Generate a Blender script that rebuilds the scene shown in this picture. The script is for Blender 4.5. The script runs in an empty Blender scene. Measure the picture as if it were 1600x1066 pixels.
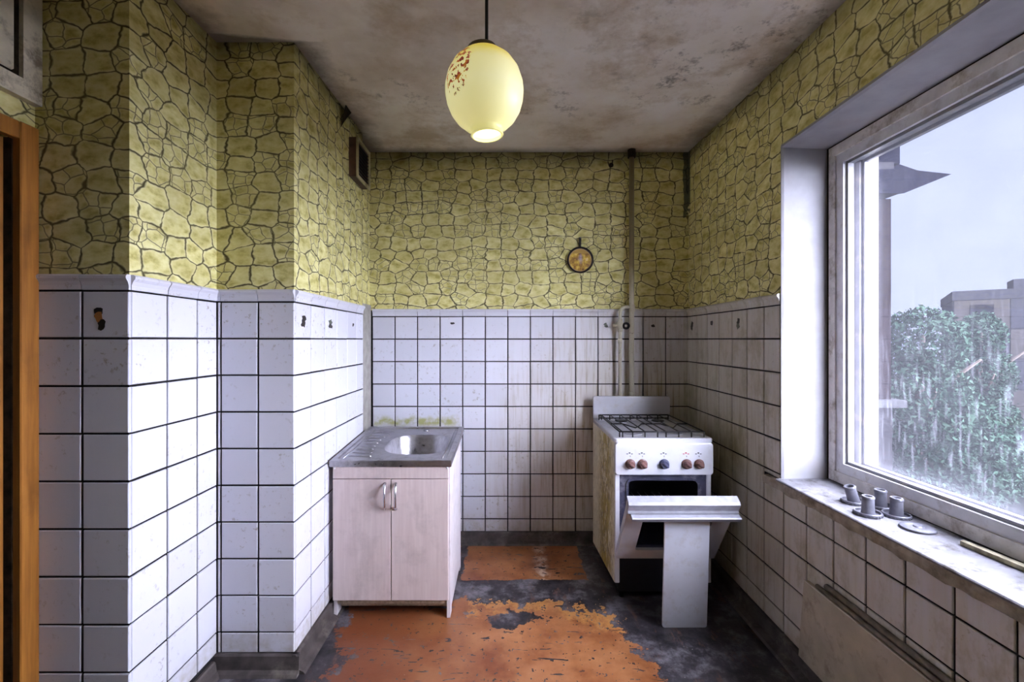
import bpy, bmesh, math, random
from mathutils import Vector, Matrix
random.seed(7)
PI = math.pi
sc = bpy.context.scene
COL = sc.collection

# ------------------------------------------------------------------ camera
F = 703.0
cam_d = bpy.data.cameras.new('camera')
cam_d.sensor_width = 36.0
cam_d.lens = F / 1600 * 36.0
cam_d.shift_x = 8 / 1600
cam_d.shift_y = -2 / 1600
cam_d.clip_start = 0.02
cam_d.clip_end = 400
cam = bpy.data.objects.new('camera', cam_d)
cam.location = (0, 0, 1.369)
cam.rotation_euler = (PI / 2, 0, 0)
COL.objects.link(cam)
sc.camera = cam

# ------------------------------------------------------------------ sky and daylight
world = bpy.data.worlds.new('overcast_sky')
sc.world = world
world.use_nodes = True
bg = world.node_tree.nodes['Background']
bg.inputs['Color'].default_value = (0.60, 0.66, 1.0, 1)
bg.inputs['Strength'].default_value = 1.0

sun_d = bpy.data.lights.new('soft_overcast_daylight', 'SUN')
sun_d.energy = 98.0
sun_d.angle = math.radians(142)
sun_d.color = (0.80, 0.82, 1.0)
sun = bpy.data.objects.new('soft_overcast_daylight', sun_d)
sun.rotation_euler = Vector((-1.0, 0.42, 0.0)).to_track_quat('-Z', 'Y').to_euler()
COL.objects.link(sun)

sc.cycles.diffuse_bounces = 6
sc.cycles.max_bounces = 8
sc.view_settings.view_transform = 'Standard'
sc.view_settings.look = 'None'
sc.view_settings.gamma = 1.0
sc.view_settings.use_curve_mapping = False
sc.view_settings.exposure = 0.15

# ------------------------------------------------------------------ material helpers
class Mat:
    def __init__(self, name):
        self.m = bpy.data.materials.new(name)
        self.m.use_nodes = True
        self.t = self.m.node_tree
        self.t.nodes.clear()
        self.o = self.t.nodes.new('ShaderNodeOutputMaterial')
    def put(self, sock, v):
        if v is None: return
        if isinstance(v, bpy.types.NodeSocket): self.t.links.new(v, sock)
        else:
            if sock.type == 'RGBA' and len(v) == 3: v = (*v, 1)
            sock.default_value = v
    def node(self, typ, out=0, props=None, **ins):
        n = self.t.nodes.new(typ)
        for k, v in (props or {}).items(): setattr(n, k, v)
        for k, v in ins.items():
            key = int(k[1:]) if k[0] == '_' else k.replace('_', ' ')
            self.put(n.inputs[key], v)
        return n.outputs[out]
    def pos(self): return self.node('ShaderNodeNewGeometry', 'Position')
    def objc(self): return self.node('ShaderNodeTexCoord', 'Object')
    def rnd(self): return self.node('ShaderNodeObjectInfo', 'Random')
    def sep(self, v):
        n = self.t.nodes.new('ShaderNodeSeparateXYZ'); self.put(n.inputs[0], v)
        return n.outputs[0], n.outputs[1], n.outputs[2]
    def comb(self, x, y, z): return self.node('ShaderNodeCombineXYZ', 0, None, _0=x, _1=y, _2=z)
    def math(self, op, a, b=0.0, c=0.0, clamp=False):
        return self.node('ShaderNodeMath', 0, {'operation': op, 'use_clamp': clamp}, _0=a, _1=b, _2=c)
    def vm(self, op, a, b): return self.node('ShaderNodeVectorMath', 0, {'operation': op}, _0=a, _1=b)
    def scale(self, v, s): return self.vm('MULTIPLY', v, s)
    def noise(self, v, scale=5, detail=4, rough=0.55, out=0, dist=0.0):
        return self.node('ShaderNodeTexNoise', out, None, Vector=v, Scale=scale, Detail=detail, Roughness=rough, Distortion=dist)
    def vor(self, v, scale=5, feature='DISTANCE_TO_EDGE', rand=1.0, dims='3D', out='Distance'):
        return self.node('ShaderNodeTexVoronoi', out, {'feature': feature, 'voronoi_dimensions': dims}, Vector=v, Scale=scale, Randomness=rand)
    def ramp(self, f, *stops):
        n = self.t.nodes.new('ShaderNodeValToRGB')
        e = n.color_ramp.elements
        while len(e) < len(stops): e.new(0.5)
        for el, (p, c) in zip(e, stops):
            el.position = p
            el.color = (c, c, c, 1) if isinstance(c, (int, float)) else (*c, 1)
        self.put(n.inputs[0], f)
        return n.outputs[0]
    def mr(self, f, a, b, c=0.0, d=1.0):
        return self.node('ShaderNodeMapRange', 0, {'clamp': True}, _0=f, _1=a, _2=b, _3=c, _4=d)
    def mix(self, f, a, b, blend='MIX'):
        n = self.t.nodes.new('ShaderNodeMix'); n.data_type = 'RGBA'; n.blend_type = blend
        self.put(n.inputs[0], f); self.put(n.inputs[6], a); self.put(n.inputs[7], b)
        return n.outputs[2]
    def bump(self, h, strength=0.3, dist=0.005):
        return self.node('ShaderNodeBump', 0, None, Height=h, Strength=strength, Distance=dist)
    def bsdf(self, col, rough=0.5, metal=0.0, normal=None, spec=0.5, emis=None, es=0.0, coat=0.0):
        n = self.t.nodes.new('ShaderNodeBsdfPrincipled')
        self.put(n.inputs['Base Color'], col); self.put(n.inputs['Roughness'], rough)
        self.put(n.inputs['Metallic'], metal); self.put(n.inputs['Normal'], normal)
        self.put(n.inputs['Specular IOR Level'], spec); self.put(n.inputs['Coat Weight'], coat)
        if emis is not None:
            self.put(n.inputs['Emission Color'], emis); self.put(n.inputs['Emission Strength'], es)
        return n.outputs[0]
    def done(self, shader):
        self.t.links.new(shader, self.o.inputs[0]); return self.m

def simple(name, col, rough=0.5, metal=0.0, var=0.12, nscale=30, bump=0.0, spec=0.5, dirt=None, dirt_amt=0.5, dscale=6):
    m = Mat(name); p = m.pos()
    n = m.noise(p, nscale, 4)
    dark = tuple(c * (1 - var * 2.0) for c in col); lite = tuple(min(1, c * (1 + var)) for c in col)
    c = m.ramp(n, (0.3, dark), (0.7, lite))
    if dirt:
        d = m.ramp(m.noise(p, dscale, 5, 0.7), (0.52, 0.0), (0.68, dirt_amt))
        c = m.mix(d, c, dirt)
    nb = m.bump(n, bump, 0.004) if bump else None
    return m.done(m.bsdf(c, rough, metal, nb, spec))

# ------------------------------------------------------------------ mesh helpers
def obj(name, bm, mat, parent=None, smooth=False, **props):
    me = bpy.data.meshes.new(name)
    bmesh.ops.recalc_face_normals(bm, faces=bm.faces[:])
    bm.to_mesh(me); bm.free()
    if smooth:
        for p in me.polygons: p.use_smooth = True
    for mm in (mat if isinstance(mat, (list, tuple)) else [mat]): me.materials.append(mm)
    o = bpy.data.objects.new(name, me)
    COL.objects.link(o)
    if parent: o.parent = parent
    for k, v in props.items(): o[k] = v
    return o

def empty(name, loc=(0, 0, 0), **props):
    o = bpy.data.objects.new(name, None)
    o.empty_display_size = 0.1
    o.location = loc
    COL.objects.link(o)
    for k, v in props.items(): o[k] = v
    return o

def child_world(o, par):
    """parent a mesh whose vertices are already in room coordinates"""
    o.parent = par
    if par.parent is None: o.matrix_parent_inverse = Matrix.Translation(-par.location)
    return o

def put(o, loc=None, rot=None):
    if loc is not None: o.location = loc
    if rot is not None: o.rotation_euler = rot
    return o

def box(x0, x1, y0, y1, z0, z1, bevel=0.0, seg=1, bm=None):
    b = bmesh.new()
    r = bmesh.ops.create_cube(b, size=1.0)
    for v in b.verts:
        v.co = Vector(((x0 + x1) / 2 + v.co.x * (x1 - x0), (y0 + y1) / 2 + v.co.y * (y1 - y0), (z0 + z1) / 2 + v.co.z * (z1 - z0)))
    if bevel > 0:
        bmesh.ops.bevel(b, geom=b.edges[:], offset=bevel, segments=seg, profile=0.6, affect='EDGES')
    if bm is None: return b
    me = bpy.data.meshes.new('tmp'); b.to_mesh(me); b.free(); bm.from_mesh(me); bpy.data.meshes.remove(me)
    return bm

def tube(pts, r, seg=10, bm=None, caps=True):
    bm = bm or bmesh.new()
    pts = [Vector(p) for p in pts]
    n = len(pts); rings = []
    ref = None
    for i, p in enumerate(pts):
        d = (pts[min(i + 1, n - 1)] - pts[max(i - 1, 0)]).normalized()
        if ref is None:
            ref = Vector((0, 0, 1)) if abs(d.z) < 0.9 else Vector((1, 0, 0))
        a = (ref - d * ref.dot(d)).normalized(); b = d.cross(a); ref = a
        rr = r[i] if isinstance(r, (list, tuple)) else r
        rings.append([bm.verts.new(p + a * math.cos(2 * PI * k / seg) * rr + b * math.sin(2 * PI * k / seg) * rr) for k in range(seg)])
    for i in range(n - 1):
        for k in range(seg):
            bm.faces.new((rings[i][k], rings[i][(k + 1) % seg], rings[i + 1][(k + 1) % seg], rings[i + 1][k]))
    if caps:
        bm.faces.new(rings[0][::-1]); bm.faces.new(rings[-1])
    return bm

def lathe(prof, seg=32, bm=None, close=False):
    bm = bm or bmesh.new()
    rings = []
    for r, z in prof:
        if r < 1e-6: rings.append([bm.verts.new((0, 0, z))])
        else: rings.append([bm.verts.new((r * math.cos(2 * PI * k / seg), r * math.sin(2 * PI * k / seg), z)) for k in range(seg)])
    pairs = list(zip(rings, rings[1:]))
    if close: pairs.append((rings[-1], rings[0]))
    for a, b in pairs:
        for k in range(seg):
            k2 = (k + 1) % seg
            if len(a) == 1 and len(b) == 1: continue
            if len(a) == 1: bm.faces.new((a[0], b[k2], b[k]))
            elif len(b) == 1: bm.faces.new((a[k], a[k2], b[0]))
            else: bm.faces.new((a[k], a[k2], b[k2], b[k]))
    return bm

def prism(poly, axis, a, b, bm=None, cap=True):
    """poly: list of 2D points; extruded along axis ('x','y','z') from a to b. 2D axes are the remaining two in order."""
    bm = bm or bmesh.new()
    def P(u, v, w):
        return {'x': (w, u, v), 'y': (u, w, v), 'z': (u, v, w)}[axis]
    A = [bm.verts.new(P(u, v, a)) for u, v in poly]
    B = [bm.verts.new(P(u, v, b)) for u, v in poly]
    n = len(poly)
    for i in range(n): bm.faces.new((A[i], A[(i + 1) % n], B[(i + 1) % n], B[i]))
    if cap: bm.faces.new(A[::-1]); bm.faces.new(B)
    return bm

def ring_plate(axis, w0, w1, outer, inner, bm=None):
    """rectangular frame: outer/inner = loops of 2D points with equal counts."""
    bm = bm or bmesh.new()
    def P(u, v, w): return {'x': (w, u, v), 'y': (u, w, v), 'z': (u, v, w)}[axis]
    L = [[bm.verts.new(P(u, v, w)) for u, v in loop] for w in (w0, w1) for loop in (outer, inner)]
    oA, iA, oB, iB = L
    n = len(outer)
    for i in range(n):
        j = (i + 1) % n
        bm.faces.new((oA[i], oA[j], iA[j], iA[i])); bm.faces.new((oB[i], iB[i], iB[j], oB[j]))
        bm.faces.new((oA[i], oB[i], oB[j], oA[j])); bm.faces.new((iA[i], iA[j], iB[j], iB[i]))
    return bm

def rect(u0, u1, v0, v1): return [(u0, v0), (u1, v0), (u1, v1), (u0, v1)]

def rrect(u0, u1, v0, v1, r, k=5):
    pts = []
    for cx, cy, a0 in ((u1 - r, v0 + r, -PI / 2), (u1 - r, v1 - r, 0), (u0 + r, v1 - r, PI / 2), (u0 + r, v0 + r, PI)):
        for i in range(k):
            a = a0 + PI / 2 * i / (k - 1)
            pts.append((cx + r * math.cos(a), cy + r * math.sin(a)))
    return pts

# ------------------------------------------------------------------ room dimensions (metres, camera at origin looking +Y)
YB = 3.035      # back wall
XR = 1.222      # window wall
XS = -0.88      # duct face
XN = -0.925     # narrow strip of side wall behind the duct
YD = 1.86       # duct front
YE = 2.74       # duct end
XB = -1.20      # projecting wall side face
YA = 1.43       # projecting wall front
XL = -1.50      # door wall
YF = -1.70      # wall behind camera
Z0 = 1.525      # top of the first full tile row
P = 0.1515      # tile pitch
def ceil_z(y): return 2.634 + (y - YB) * 0.030
WY0, WY1, WZ0, WZ1 = 0.62, 2.0, 0.75, 2.228   # window opening

# ------------------------------------------------------------------ surface materials
def wall_material():
    m = Mat('stone_print_wallpaper')
    p = m.pos(); x, y, z = m.sep(p)
    u = m.math('ADD', x, y)
    base = m.comb(m.math('MULTIPLY', u, 9.6), m.math('MULTIPLY', z, 13.0), 0.0)
    wob = m.noise(m.scale(base, (0.9, 0.9, 0)), 1.0, 3, 0.6, out=1)
    v = m.vm('ADD', base, m.scale(m.vm('SUBTRACT', wob, (0.5, 0.5, 0.5)), (0.55, 0.45, 0)))
    d1 = m.vor(v, 1.0, rand=0.56, dims='2D')
    cell = m.vor(v, 1.0, 'F1', rand=0.56, dims='2D', out='Color')
    cr, cg, cb = m.sep(cell)
    # some stones are split into smaller ones
    v2 = m.vm('ADD', m.scale(base, (1.9, 1.7, 0)), m.scale(wob, (0.8, 0.6, 0)))
    d2 = m.vor(v2, 1.0, rand=0.75, dims='2D')
    split = m.math('GREATER_THAN', cg, 0.68)
    d2m = m.math('ADD', d2, m.math('MULTIPLY', m.math('SUBTRACT', 1.0, split), 1.0))
    thick = m.mr(m.noise(base, 1.7, 3), 0.35, 0.68, 0.55, 2.3)
    l1 = m.mr(m.math('DIVIDE', d1, thick), 0.010, 0.040, 1.0, 0.0)
    l2 = m.mr(d2m, 0.015, 0.06, 0.8, 0.0)
    line = m.math('MAXIMUM', l1, l2)
    halo = m.mr(m.math('MINIMUM', d1, d2m), 0.04, 0.16, 1.0, 0.0)
    blot = m.noise(m.scale(base, (1.6, 1.9, 1)), 1.0, 5, 0.6)
    c = m.ramp(blot, (0.34, (0.42, 0.36, 0.095)), (0.48, (0.70, 0.645, 0.26)), (0.68, (0.87, 0.83, 0.44)))
    c = m.mix(m.math('MULTIPLY', halo, 0.45), c, (0.86, 0.82, 0.50))
    tone = m.mr(cr, 0, 1, 0.0, 0.32)
    c = m.mix(tone, c, (0.46, 0.40, 0.14))
    c = m.mix(m.math('MULTIPLY', line, 0.93), c, (0.050, 0.038, 0.010))
    # general grime, and a ragged darker band along the ceiling
    g = m.noise(p, 2.2, 5, 0.65)
    c = m.mix(m.ramp(g, (0.46, 0.0), (0.72, 0.38)), c, (0.30, 0.25, 0.09))
    top_dark = m.mr(m.math('ADD', z, m.math('MULTIPLY', m.noise(p, 9, 5), 0.12)), 2.56, 2.70, 0.0, 0.8)
    c = m.mix(top_dark, c, (0.04, 0.032, 0.016))
    # torn seam in the corner beside the window wall
    seam = m.math('MULTIPLY', m.math('MULTIPLY', m.math('GREATER_THAN', x, m.math('ADD', 1.17, m.math('MULTIPLY', m.noise(p, 14, 3), 0.04))), m.math('GREATER_THAN', y, 3.0)), m.math('GREATER_THAN', z, m.math('ADD', 1.98, m.math('MULTIPLY', m.noise(p, 6, 4), 0.5))))
    c = m.mix(m.math('MULTIPLY', seam, 0.85), c, (0.05, 0.06, 0.05))
    # below the tile line: dark cement grout
    low = m.math('LESS_THAN', z, Z0 + 0.042)
    under_sill = m.math('MULTIPLY', m.math('LESS_THAN', z, 0.71), m.math('MULTIPLY', m.math('GREATER_THAN', x, 0.0), m.math('GREATER_THAN', y, 0.17)))
    far = m.math('MULTIPLY', m.math('GREATER_THAN', y, 0.62), m.math('MAXIMUM', m.math('GREATER_THAN', x, -1.498), m.math('GREATER_THAN', y, 1.425)))
    low = m.math('MULTIPLY', low, m.math('MAXIMUM', under_sill, far))
    gr = m.ramp(m.noise(p, 60, 4), (0.3, (0.006, 0.0055, 0.008)), (0.7, (0.020, 0.018, 0.019)))
    c = m.mix(low, c, gr)
    h = m.math('ADD', m.math('MULTIPLY', line, -0.6), m.math('MULTIPLY', g, 0.8))
    return m.done(m.bsdf(c, 0.75, 0, m.bump(h, 0.25, 0.004), 0.25))

def tile_material():
    m = Mat('white_glazed_tile')
    p = m.pos(); x, y, z = m.sep(p)
    r = m.rnd()
    c = m.mix(r, (0.71, 0.71, 0.785), (0.63, 0.625, 0.69))
    # crazing speckle and drips
    sp = m.ramp(m.noise(p, 42, 5, 0.72), (0.585, 0.0), (0.64, 0.7))
    spm = m.ramp(m.noise(p, 3.2, 5, 0.6), (0.44, 0.03), (0.62, 1.0))
    c = m.mix(m.math('MULTIPLY', sp, spm), c, (0.30, 0.25, 0.19))
    ps = m.comb(m.math('MULTIPLY', m.math('ADD', x, y), 38.0), m.math('MULTIPLY', m.math('SUBTRACT', x, y), 38.0), m.math('MULTIPLY', z, 3.5))
    drip = m.ramp(m.noise(ps, 1.0, 5, 0.6), (0.48, 0.0), (0.66, 1.0))
    # cooking grease: strongest round the stove, fading away from it
    dv = m.vm('SUBTRACT', p, (0.98, 2.85, 0.52))
    dist = m.node('ShaderNodeVectorMath', 'Value', {'operation': 'LENGTH'}, _0=m.scale(dv, (1.0, 0.75, 0.85)))
    gm = m.mr(m.math('ADD', dist, m.math('MULTIPLY', m.noise(p, 5, 5), 0.45)), 0.45, 1.45, 1.0, 0.0)
    c = m.mix(m.math('MULTIPLY', gm, 0.70), c, (0.50, 0.42, 0.27))
    c = m.mix(m.math('MULTIPLY', m.math('MULTIPLY', drip, gm), 0.9), c, (0.27, 0.19, 0.07))
    # window wall is greyer with old dust
    wd = m.math('MULTIPLY', m.math('GREATER_THAN', x, 1.19), m.ramp(m.noise(ps, 0.7, 5, 0.6), (0.35, 0.25), (0.7, 0.75)))
    c = m.mix(wd, c, (0.56, 0.52, 0.44))
    ol = m.math('MULTIPLY', m.math('GREATER_THAN', x, 1.19), m.ramp(m.noise(m.scale(p, (1, 1, 0.6)), 7, 5, 0.7), (0.50, 0.0), (0.66, 0.65)))
    c = m.mix(ol, c, (0.30, 0.26, 0.16))
    # dirt wash at the foot of the wall
    ft = m.mr(m.math('ADD', z, m.math('MULTIPLY', m.noise(p, 11, 5), 0.16)), 0.12, 0.30, 0.75, 0.0)
    c = m.mix(m.math('MULTIPLY', ft, m.ramp(m.noise(p, 24, 5), (0.35, 0.1), (0.65, 1.0))), c, (0.36, 0.31, 0.20))
    # limescale band where the sink once met the tiles
    lx = m.math('MULTIPLY', m.math('GREATER_THAN', y, 2.99), m.math('LESS_THAN', x, -0.31))
    lb = m.mr(m.math('ABSOLUTE', m.math('SUBTRACT', z, m.math('ADD', 0.795, m.math('MULTIPLY', m.noise(p, 12, 4), 0.05)))), 0.012, 0.05, 0.9, 0.0)
    c = m.mix(m.math('MULTIPLY', m.math('MULTIPLY', lx, lb), m.ramp(m.noise(p, 16, 4), (0.4, 0.1), (0.6, 1.0))), c, (0.36, 0.36, 0.10))
    bmp = m.noise(p, 7, 3)
    return m.done(m.bsdf(c, 0.38, 0, m.bump(bmp, 0.08, 0.004), 0.4))

def floor_material():
    m = Mat('worn_painted_floor')
    p = m.pos(); x, y, z = m.sep(p)
    n1 = m.math('SUBTRACT', m.noise(p, 3.2, 5, 0.68), 0.5)
    n2 = m.math('SUBTRACT', m.noise(p, 11, 5, 0.75), 0.5)
    w = m.math('ADD', m.math('MULTIPLY', n1, 0.75), m.math('MULTIPLY', n2, 0.85))
    # main painted area: everything within an ellipse in front of the cabinet
    ex = m.math('DIVIDE', m.math('SUBTRACT', x, -0.06), 0.70)
    ey = m.math('DIVIDE', m.math('SUBTRACT', y, 1.45), 0.90)
    e = m.math('SQRT', m.math('ADD', m.math('POWER', m.math('ABSOLUTE', ex), 3.0), m.math('POWER', m.math('ABSOLUTE', ey), 3.0)))
    main = m.math('LESS_THAN', m.math('ADD', e, w), 1.0)
    # bare island in the paint
    ix = m.math('DIVIDE', m.math('SUBTRACT', x, 0.02), 0.15); iy = m.math('DIVIDE', m.math('SUBTRACT', y, 2.20), 0.075)
    isl = m.math('LESS_THAN', m.math('ADD', m.math('SQRT', m.math('ADD', m.math('MULTIPLY', ix, ix), m.math('MULTIPLY', iy, iy))), m.math('MULTIPLY', w, 3.2)), 0.85)
    main = m.math('MULTIPLY', main, m.math('SUBTRACT', 1.0, isl))
    # rectangular patch kept under the old cupboard by the back wall
    rx = m.math('DIVIDE', m.math('ABSOLUTE', m.math('SUBTRACT', x, 0.10)), 0.36); ry = m.math('DIVIDE', m.math('ABSOLUTE', m.math('SUBTRACT', y, 2.79)), 0.225)
    pat = m.math('LESS_THAN', m.math('ADD', m.math('MAXIMUM', rx, ry), m.math('MULTIPLY', w, 0.25)), 1.0)
    under = m.math('MULTIPLY', m.math('LESS_THAN', x, m.math('ADD', -0.33, m.math('MULTIPLY', w, 0.25))), m.math('GREATER_THAN', x, m.math('ADD', -0.80, m.math('MULTIPLY', w, 0.4))))
    under = m.math('MULTIPLY', under, m.math('GREATER_THAN', y, 2.0))
    paint = m.math('MAXIMUM', m.math('MAXIMUM', main, pat), under, clamp=True)
    chips = m.math('MAXIMUM', m.math('GREATER_THAN', m.noise(p, 34, 3, 0.7), 0.63), m.math('GREATER_THAN', m.noise(m.scale(p, (7, 34, 1)), 1.0, 3, 0.6, dist=0.8), 0.66))
    paint = m.math('MULTIPLY', paint, m.math('SUBTRACT', 1.0, chips))
    # paint colour: darker brown by the wall, orange in the middle
    pc = m.ramp(m.noise(p, 4.5, 5, 0.6), (0.32, (0.20, 0.055, 0.016)), (0.52, (0.35, 0.135, 0.050)), (0.72, (0.45, 0.205, 0.085)))
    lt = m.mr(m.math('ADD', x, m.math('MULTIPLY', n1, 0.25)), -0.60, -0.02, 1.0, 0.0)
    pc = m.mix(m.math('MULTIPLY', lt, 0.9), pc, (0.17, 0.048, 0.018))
    yel = m.ramp(m.math('ADD', e, w), (0.86, 0.0), (0.97, 0.7))
    pc = m.mix(m.math('MULTIPLY', m.math('MULTIPLY', yel, m.math('GREATER_THAN', x, -0.2)), m.math('MULTIPLY', m.math('GREATER_THAN', y, 2.1), m.math('LESS_THAN', y, 2.45))), pc, (0.50, 0.24, 0.065))
    scuff = m.math('MULTIPLY', m.mr(m.math('ABSOLUTE', m.math('SUBTRACT', x, m.math('ADD', 0.21, m.math('MULTIPLY', n2, 0.12)))), 0.012, 0.05, 0.75, 0.0), m.math('GREATER_THAN', y, 2.55))
    pc = m.mix(m.math('MULTIPLY', scuff, m.ramp(m.noise(p, 18, 5), (0.42, 0.0), (0.6, 1.0))), pc, (0.75, 0.62, 0.52))
    bare = m.ramp(m.noise(p, 5.5, 5, 0.72), (0.34, (0.010, 0.009, 0.011)), (0.50, (0.045, 0.039, 0.045)), (0.66, (0.19, 0.175, 0.195)))
    # streaks of worn brown remain at the edges
    rem = m.ramp(m.noise(m.scale(p, (3, 1, 1)), 6, 7, 0.7), (0.56, 0.0), (0.63, 0.55))
    bare = m.mix(rem, bare, (0.16, 0.075, 0.045))
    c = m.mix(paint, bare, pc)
    crumbs = m.math('GREATER_THAN', m.noise(p, 70, 3, 0.6), 0.745)
    c = m.mix(crumbs, c, (0.55, 0.50, 0.42))
    rgh = m.mr(paint, 0, 1, 0.42, 0.28)
    h = m.math('ADD', m.math('MULTIPLY', paint, 0.5), m.noise(p, 16, 6))
    return m.done(m.bsdf(c, rgh, 0, m.bump(h, 0.35, 0.003), 0.5))

def ceiling_material():
    m = Mat('stained_whitewash')
    p = m.pos(); x, y, z = m.sep(p)
    a = m.noise(p, 1.6, 5, 0.62)
    c = m.ramp(a, (0.34, (0.64, 0.57, 0.49)), (0.50, (0.83, 0.78, 0.72)), (0.68, (0.93, 0.91, 0.90)))
    st = m.ramp(m.noise(m.vm('ADD', p, (3, 1, 0)), 2.6, 8, 0.7), (0.50, 0.0), (0.66, 0.75))
    c = m.mix(st, c, (0.48, 0.38, 0.26))
    sc_ = m.ramp(m.noise(m.scale(p, (5, 1.4, 1)), 7, 6, 0.7), (0.62, 0.0), (0.70, 0.35))
    c = m.mix(sc_, c, (0.80, 0.77, 0.75))
    md = m.ramp(m.noise(p, 9, 5, 0.75), (0.54, 0.0), (0.66, 0.7))
    c = m.mix(m.math('MULTIPLY', md, m.ramp(m.noise(p, 1.3, 3), (0.45, 0.0), (0.6, 1.0))), c, (0.13, 0.11, 0.09))
    # mildew along the joints with the walls
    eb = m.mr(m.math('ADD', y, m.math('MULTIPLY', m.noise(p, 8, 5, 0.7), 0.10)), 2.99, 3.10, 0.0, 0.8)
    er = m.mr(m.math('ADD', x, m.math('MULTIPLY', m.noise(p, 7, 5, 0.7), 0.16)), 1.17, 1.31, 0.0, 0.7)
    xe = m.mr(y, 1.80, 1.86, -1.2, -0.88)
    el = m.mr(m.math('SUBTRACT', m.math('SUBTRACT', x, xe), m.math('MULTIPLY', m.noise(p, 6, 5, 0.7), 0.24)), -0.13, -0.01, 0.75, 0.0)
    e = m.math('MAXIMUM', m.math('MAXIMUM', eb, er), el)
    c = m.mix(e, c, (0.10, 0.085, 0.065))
    h = m.math('ADD', a, m.math('MULTIPLY', m.noise(p, 14, 5, 0.7), 0.35))
    return m.done(m.bsdf(c, 0.85, 0, m.bump(h, 0.55, 0.012), 0.2))

M = {}
M['wall'] = wall_material()
M['tile'] = tile_material()
M['floor'] = floor_material()
M['ceiling'] = ceiling_material()
M['plaster_white'] = simple('white_painted_plaster', (0.33, 0.325, 0.345), 0.6, 0, 0.07, 9, 0.25, 0.3, (0.35, 0.31, 0.29), 0.35, 7)
M['sill'] = simple('chipped_grey_sill_paint', (0.215, 0.21, 0.23), 0.6, 0, 0.14, 14, 0.3, 0.2, (0.05, 0.038, 0.028), 0.8, 17)
M['sill_edge'] = simple('bare_stone_sill_edge', (0.36, 0.31, 0.25), 0.8, 0, 0.2, 25, 0.4, 0.2, (0.12, 0.09, 0.06), 0.7, 9)
M['frame'] = simple('old_white_window_paint', (0.74, 0.71, 0.70), 0.5, 0, 0.10, 20, 0.2, 0.4, (0.24, 0.19, 0.13), 0.8, 9)
M['sash'] = simple('white_sash_dimmed_for_sun', (0.20, 0.20, 0.22), 0.45, 0, 0.06, 20, 0.15, 0.4, (0.35, 0.30, 0.26), 0.5, 12)  # white paint with its colour darkened to offset the direct sun
M['sash_in'] = simple('white_sash_lifted_for_shade', (0.72, 0.72, 0.77), 0.45, 0, 0.06, 20, 0.15, 0.3, (0.35, 0.30, 0.26), 0.5, 12)  # same paint made lighter to offset the shade on the room side
M['gap'] = simple('near_black_brown', (0.035, 0.025, 0.016), 0.9, 0, 0.3, 30, 0.3, 0.1)  # plain near-black for gaps and small dark parts
M['base'] = simple('dirty_dark_baseboard', (0.085, 0.070, 0.066), 0.5, 0, 0.3, 14, 0.35, 0.4, (0.22, 0.19, 0.16), 0.6, 9)
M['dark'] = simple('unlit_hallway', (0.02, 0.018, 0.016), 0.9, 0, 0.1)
M['plain_wall'] = simple('grey_plaster', (0.55, 0.53, 0.47), 0.8, 0, 0.1, 5, 0.1, 0.2)
M['strip'] = simple('bare_cement_strip', (0.36, 0.34, 0.31), 0.8, 0, 0.12, 20, 0.3, 0.2)

# ------------------------------------------------------------------ shell
def structure(name, bm, mat, parent=None, smooth=False, label=None, category=None):
    o = obj(name, bm, mat, parent, smooth)
    if parent is None:
        o['kind'] = 'structure'
        if label: o['label'] = label
        if category: o['category'] = category
    return o

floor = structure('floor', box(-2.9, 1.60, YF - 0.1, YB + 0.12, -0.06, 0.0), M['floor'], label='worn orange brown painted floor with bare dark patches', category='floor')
def ceiling_mesh():
    bm = bmesh.new()
    y0, y1 = YF - 0.1, YB + 0.12
    return prism([(y0, ceil_z(y0)), (y1, ceil_z(y1)), (y1, 2.85), (y0, 2.85)], 'x', -2.9, 1.60, bm)
structure('ceiling', ceiling_mesh(), M['ceiling'], label='stained grey whitewashed ceiling with mildewed edges', category='ceiling')

wall_back = structure('wall_back', box(-2.9, 1.60, YB, YB + 0.12, 0, 2.80), M['wall'], label='back wall with white tiles below green stone-print wallpaper', category='wall')
wall_right = structure('wall_right', ring_plate('x', XR, XR + 0.36, rect(YF - 0.1, YB, 0, 2.80), rect(WY0, WY1, WZ0 - 0.05, WZ1)), M['wall'], label='window wall with white tiles below stone-print wallpaper', category='wall')
wall_duct = structure('wall_duct', box(XB - 0.6, XS, YD, YE, 0, 2.80), M['wall'], label='boxed duct with tiles and stone-print wallpaper beside the sink', category='wall')
wall_niche = structure('wall_niche', box(-1.8, XN, YE, YB, 0, 2.80), M['wall'], label='narrow strip of wall behind the duct corner', category='wall')
wall_pier = structure('wall_pier', box(XL - 0.12, XB, YA, YD, 0, 2.80), M['wall'], label='projecting wall with tiles and stone-print wallpaper beside the door', category='wall')
DY0, DY1, DZ1 = 0.55, 1.372, 1.985
wall_left = structure('wall_left', ring_plate('x', XL - 0.12, XL, [(YF - 0.1, -0.05), (YA, -0.05), (YA, 2.8), (YF - 0.1, 2.8)], [(DY0, -0.02), (DY1, -0.02), (DY1, DZ1), (DY0, DZ1)]), M['wall'], label='door wall with stone-print wallpaper above the doorway', category='wall')
wall_front = structure('wall_front', box(-2.9, 1.60, YF - 0.1, YF, 0, 2.80), M['plain_wall'], label='plain wall behind the viewer', category='wall')
wall_hall_end = structure('wall_hall_end', box(-2.9, XL - 0.12, YA - 0.02, YA + 0.10, 0, 2.80), M['dark'], label='dark end wall of the hallway', category='wall')
wall_hall = structure('wall_hall', box(-2.9, -2.8, YF, 1.45, 0, 2.80), M['dark'], label='dark hallway wall beyond the doorway', category='wall')

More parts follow.
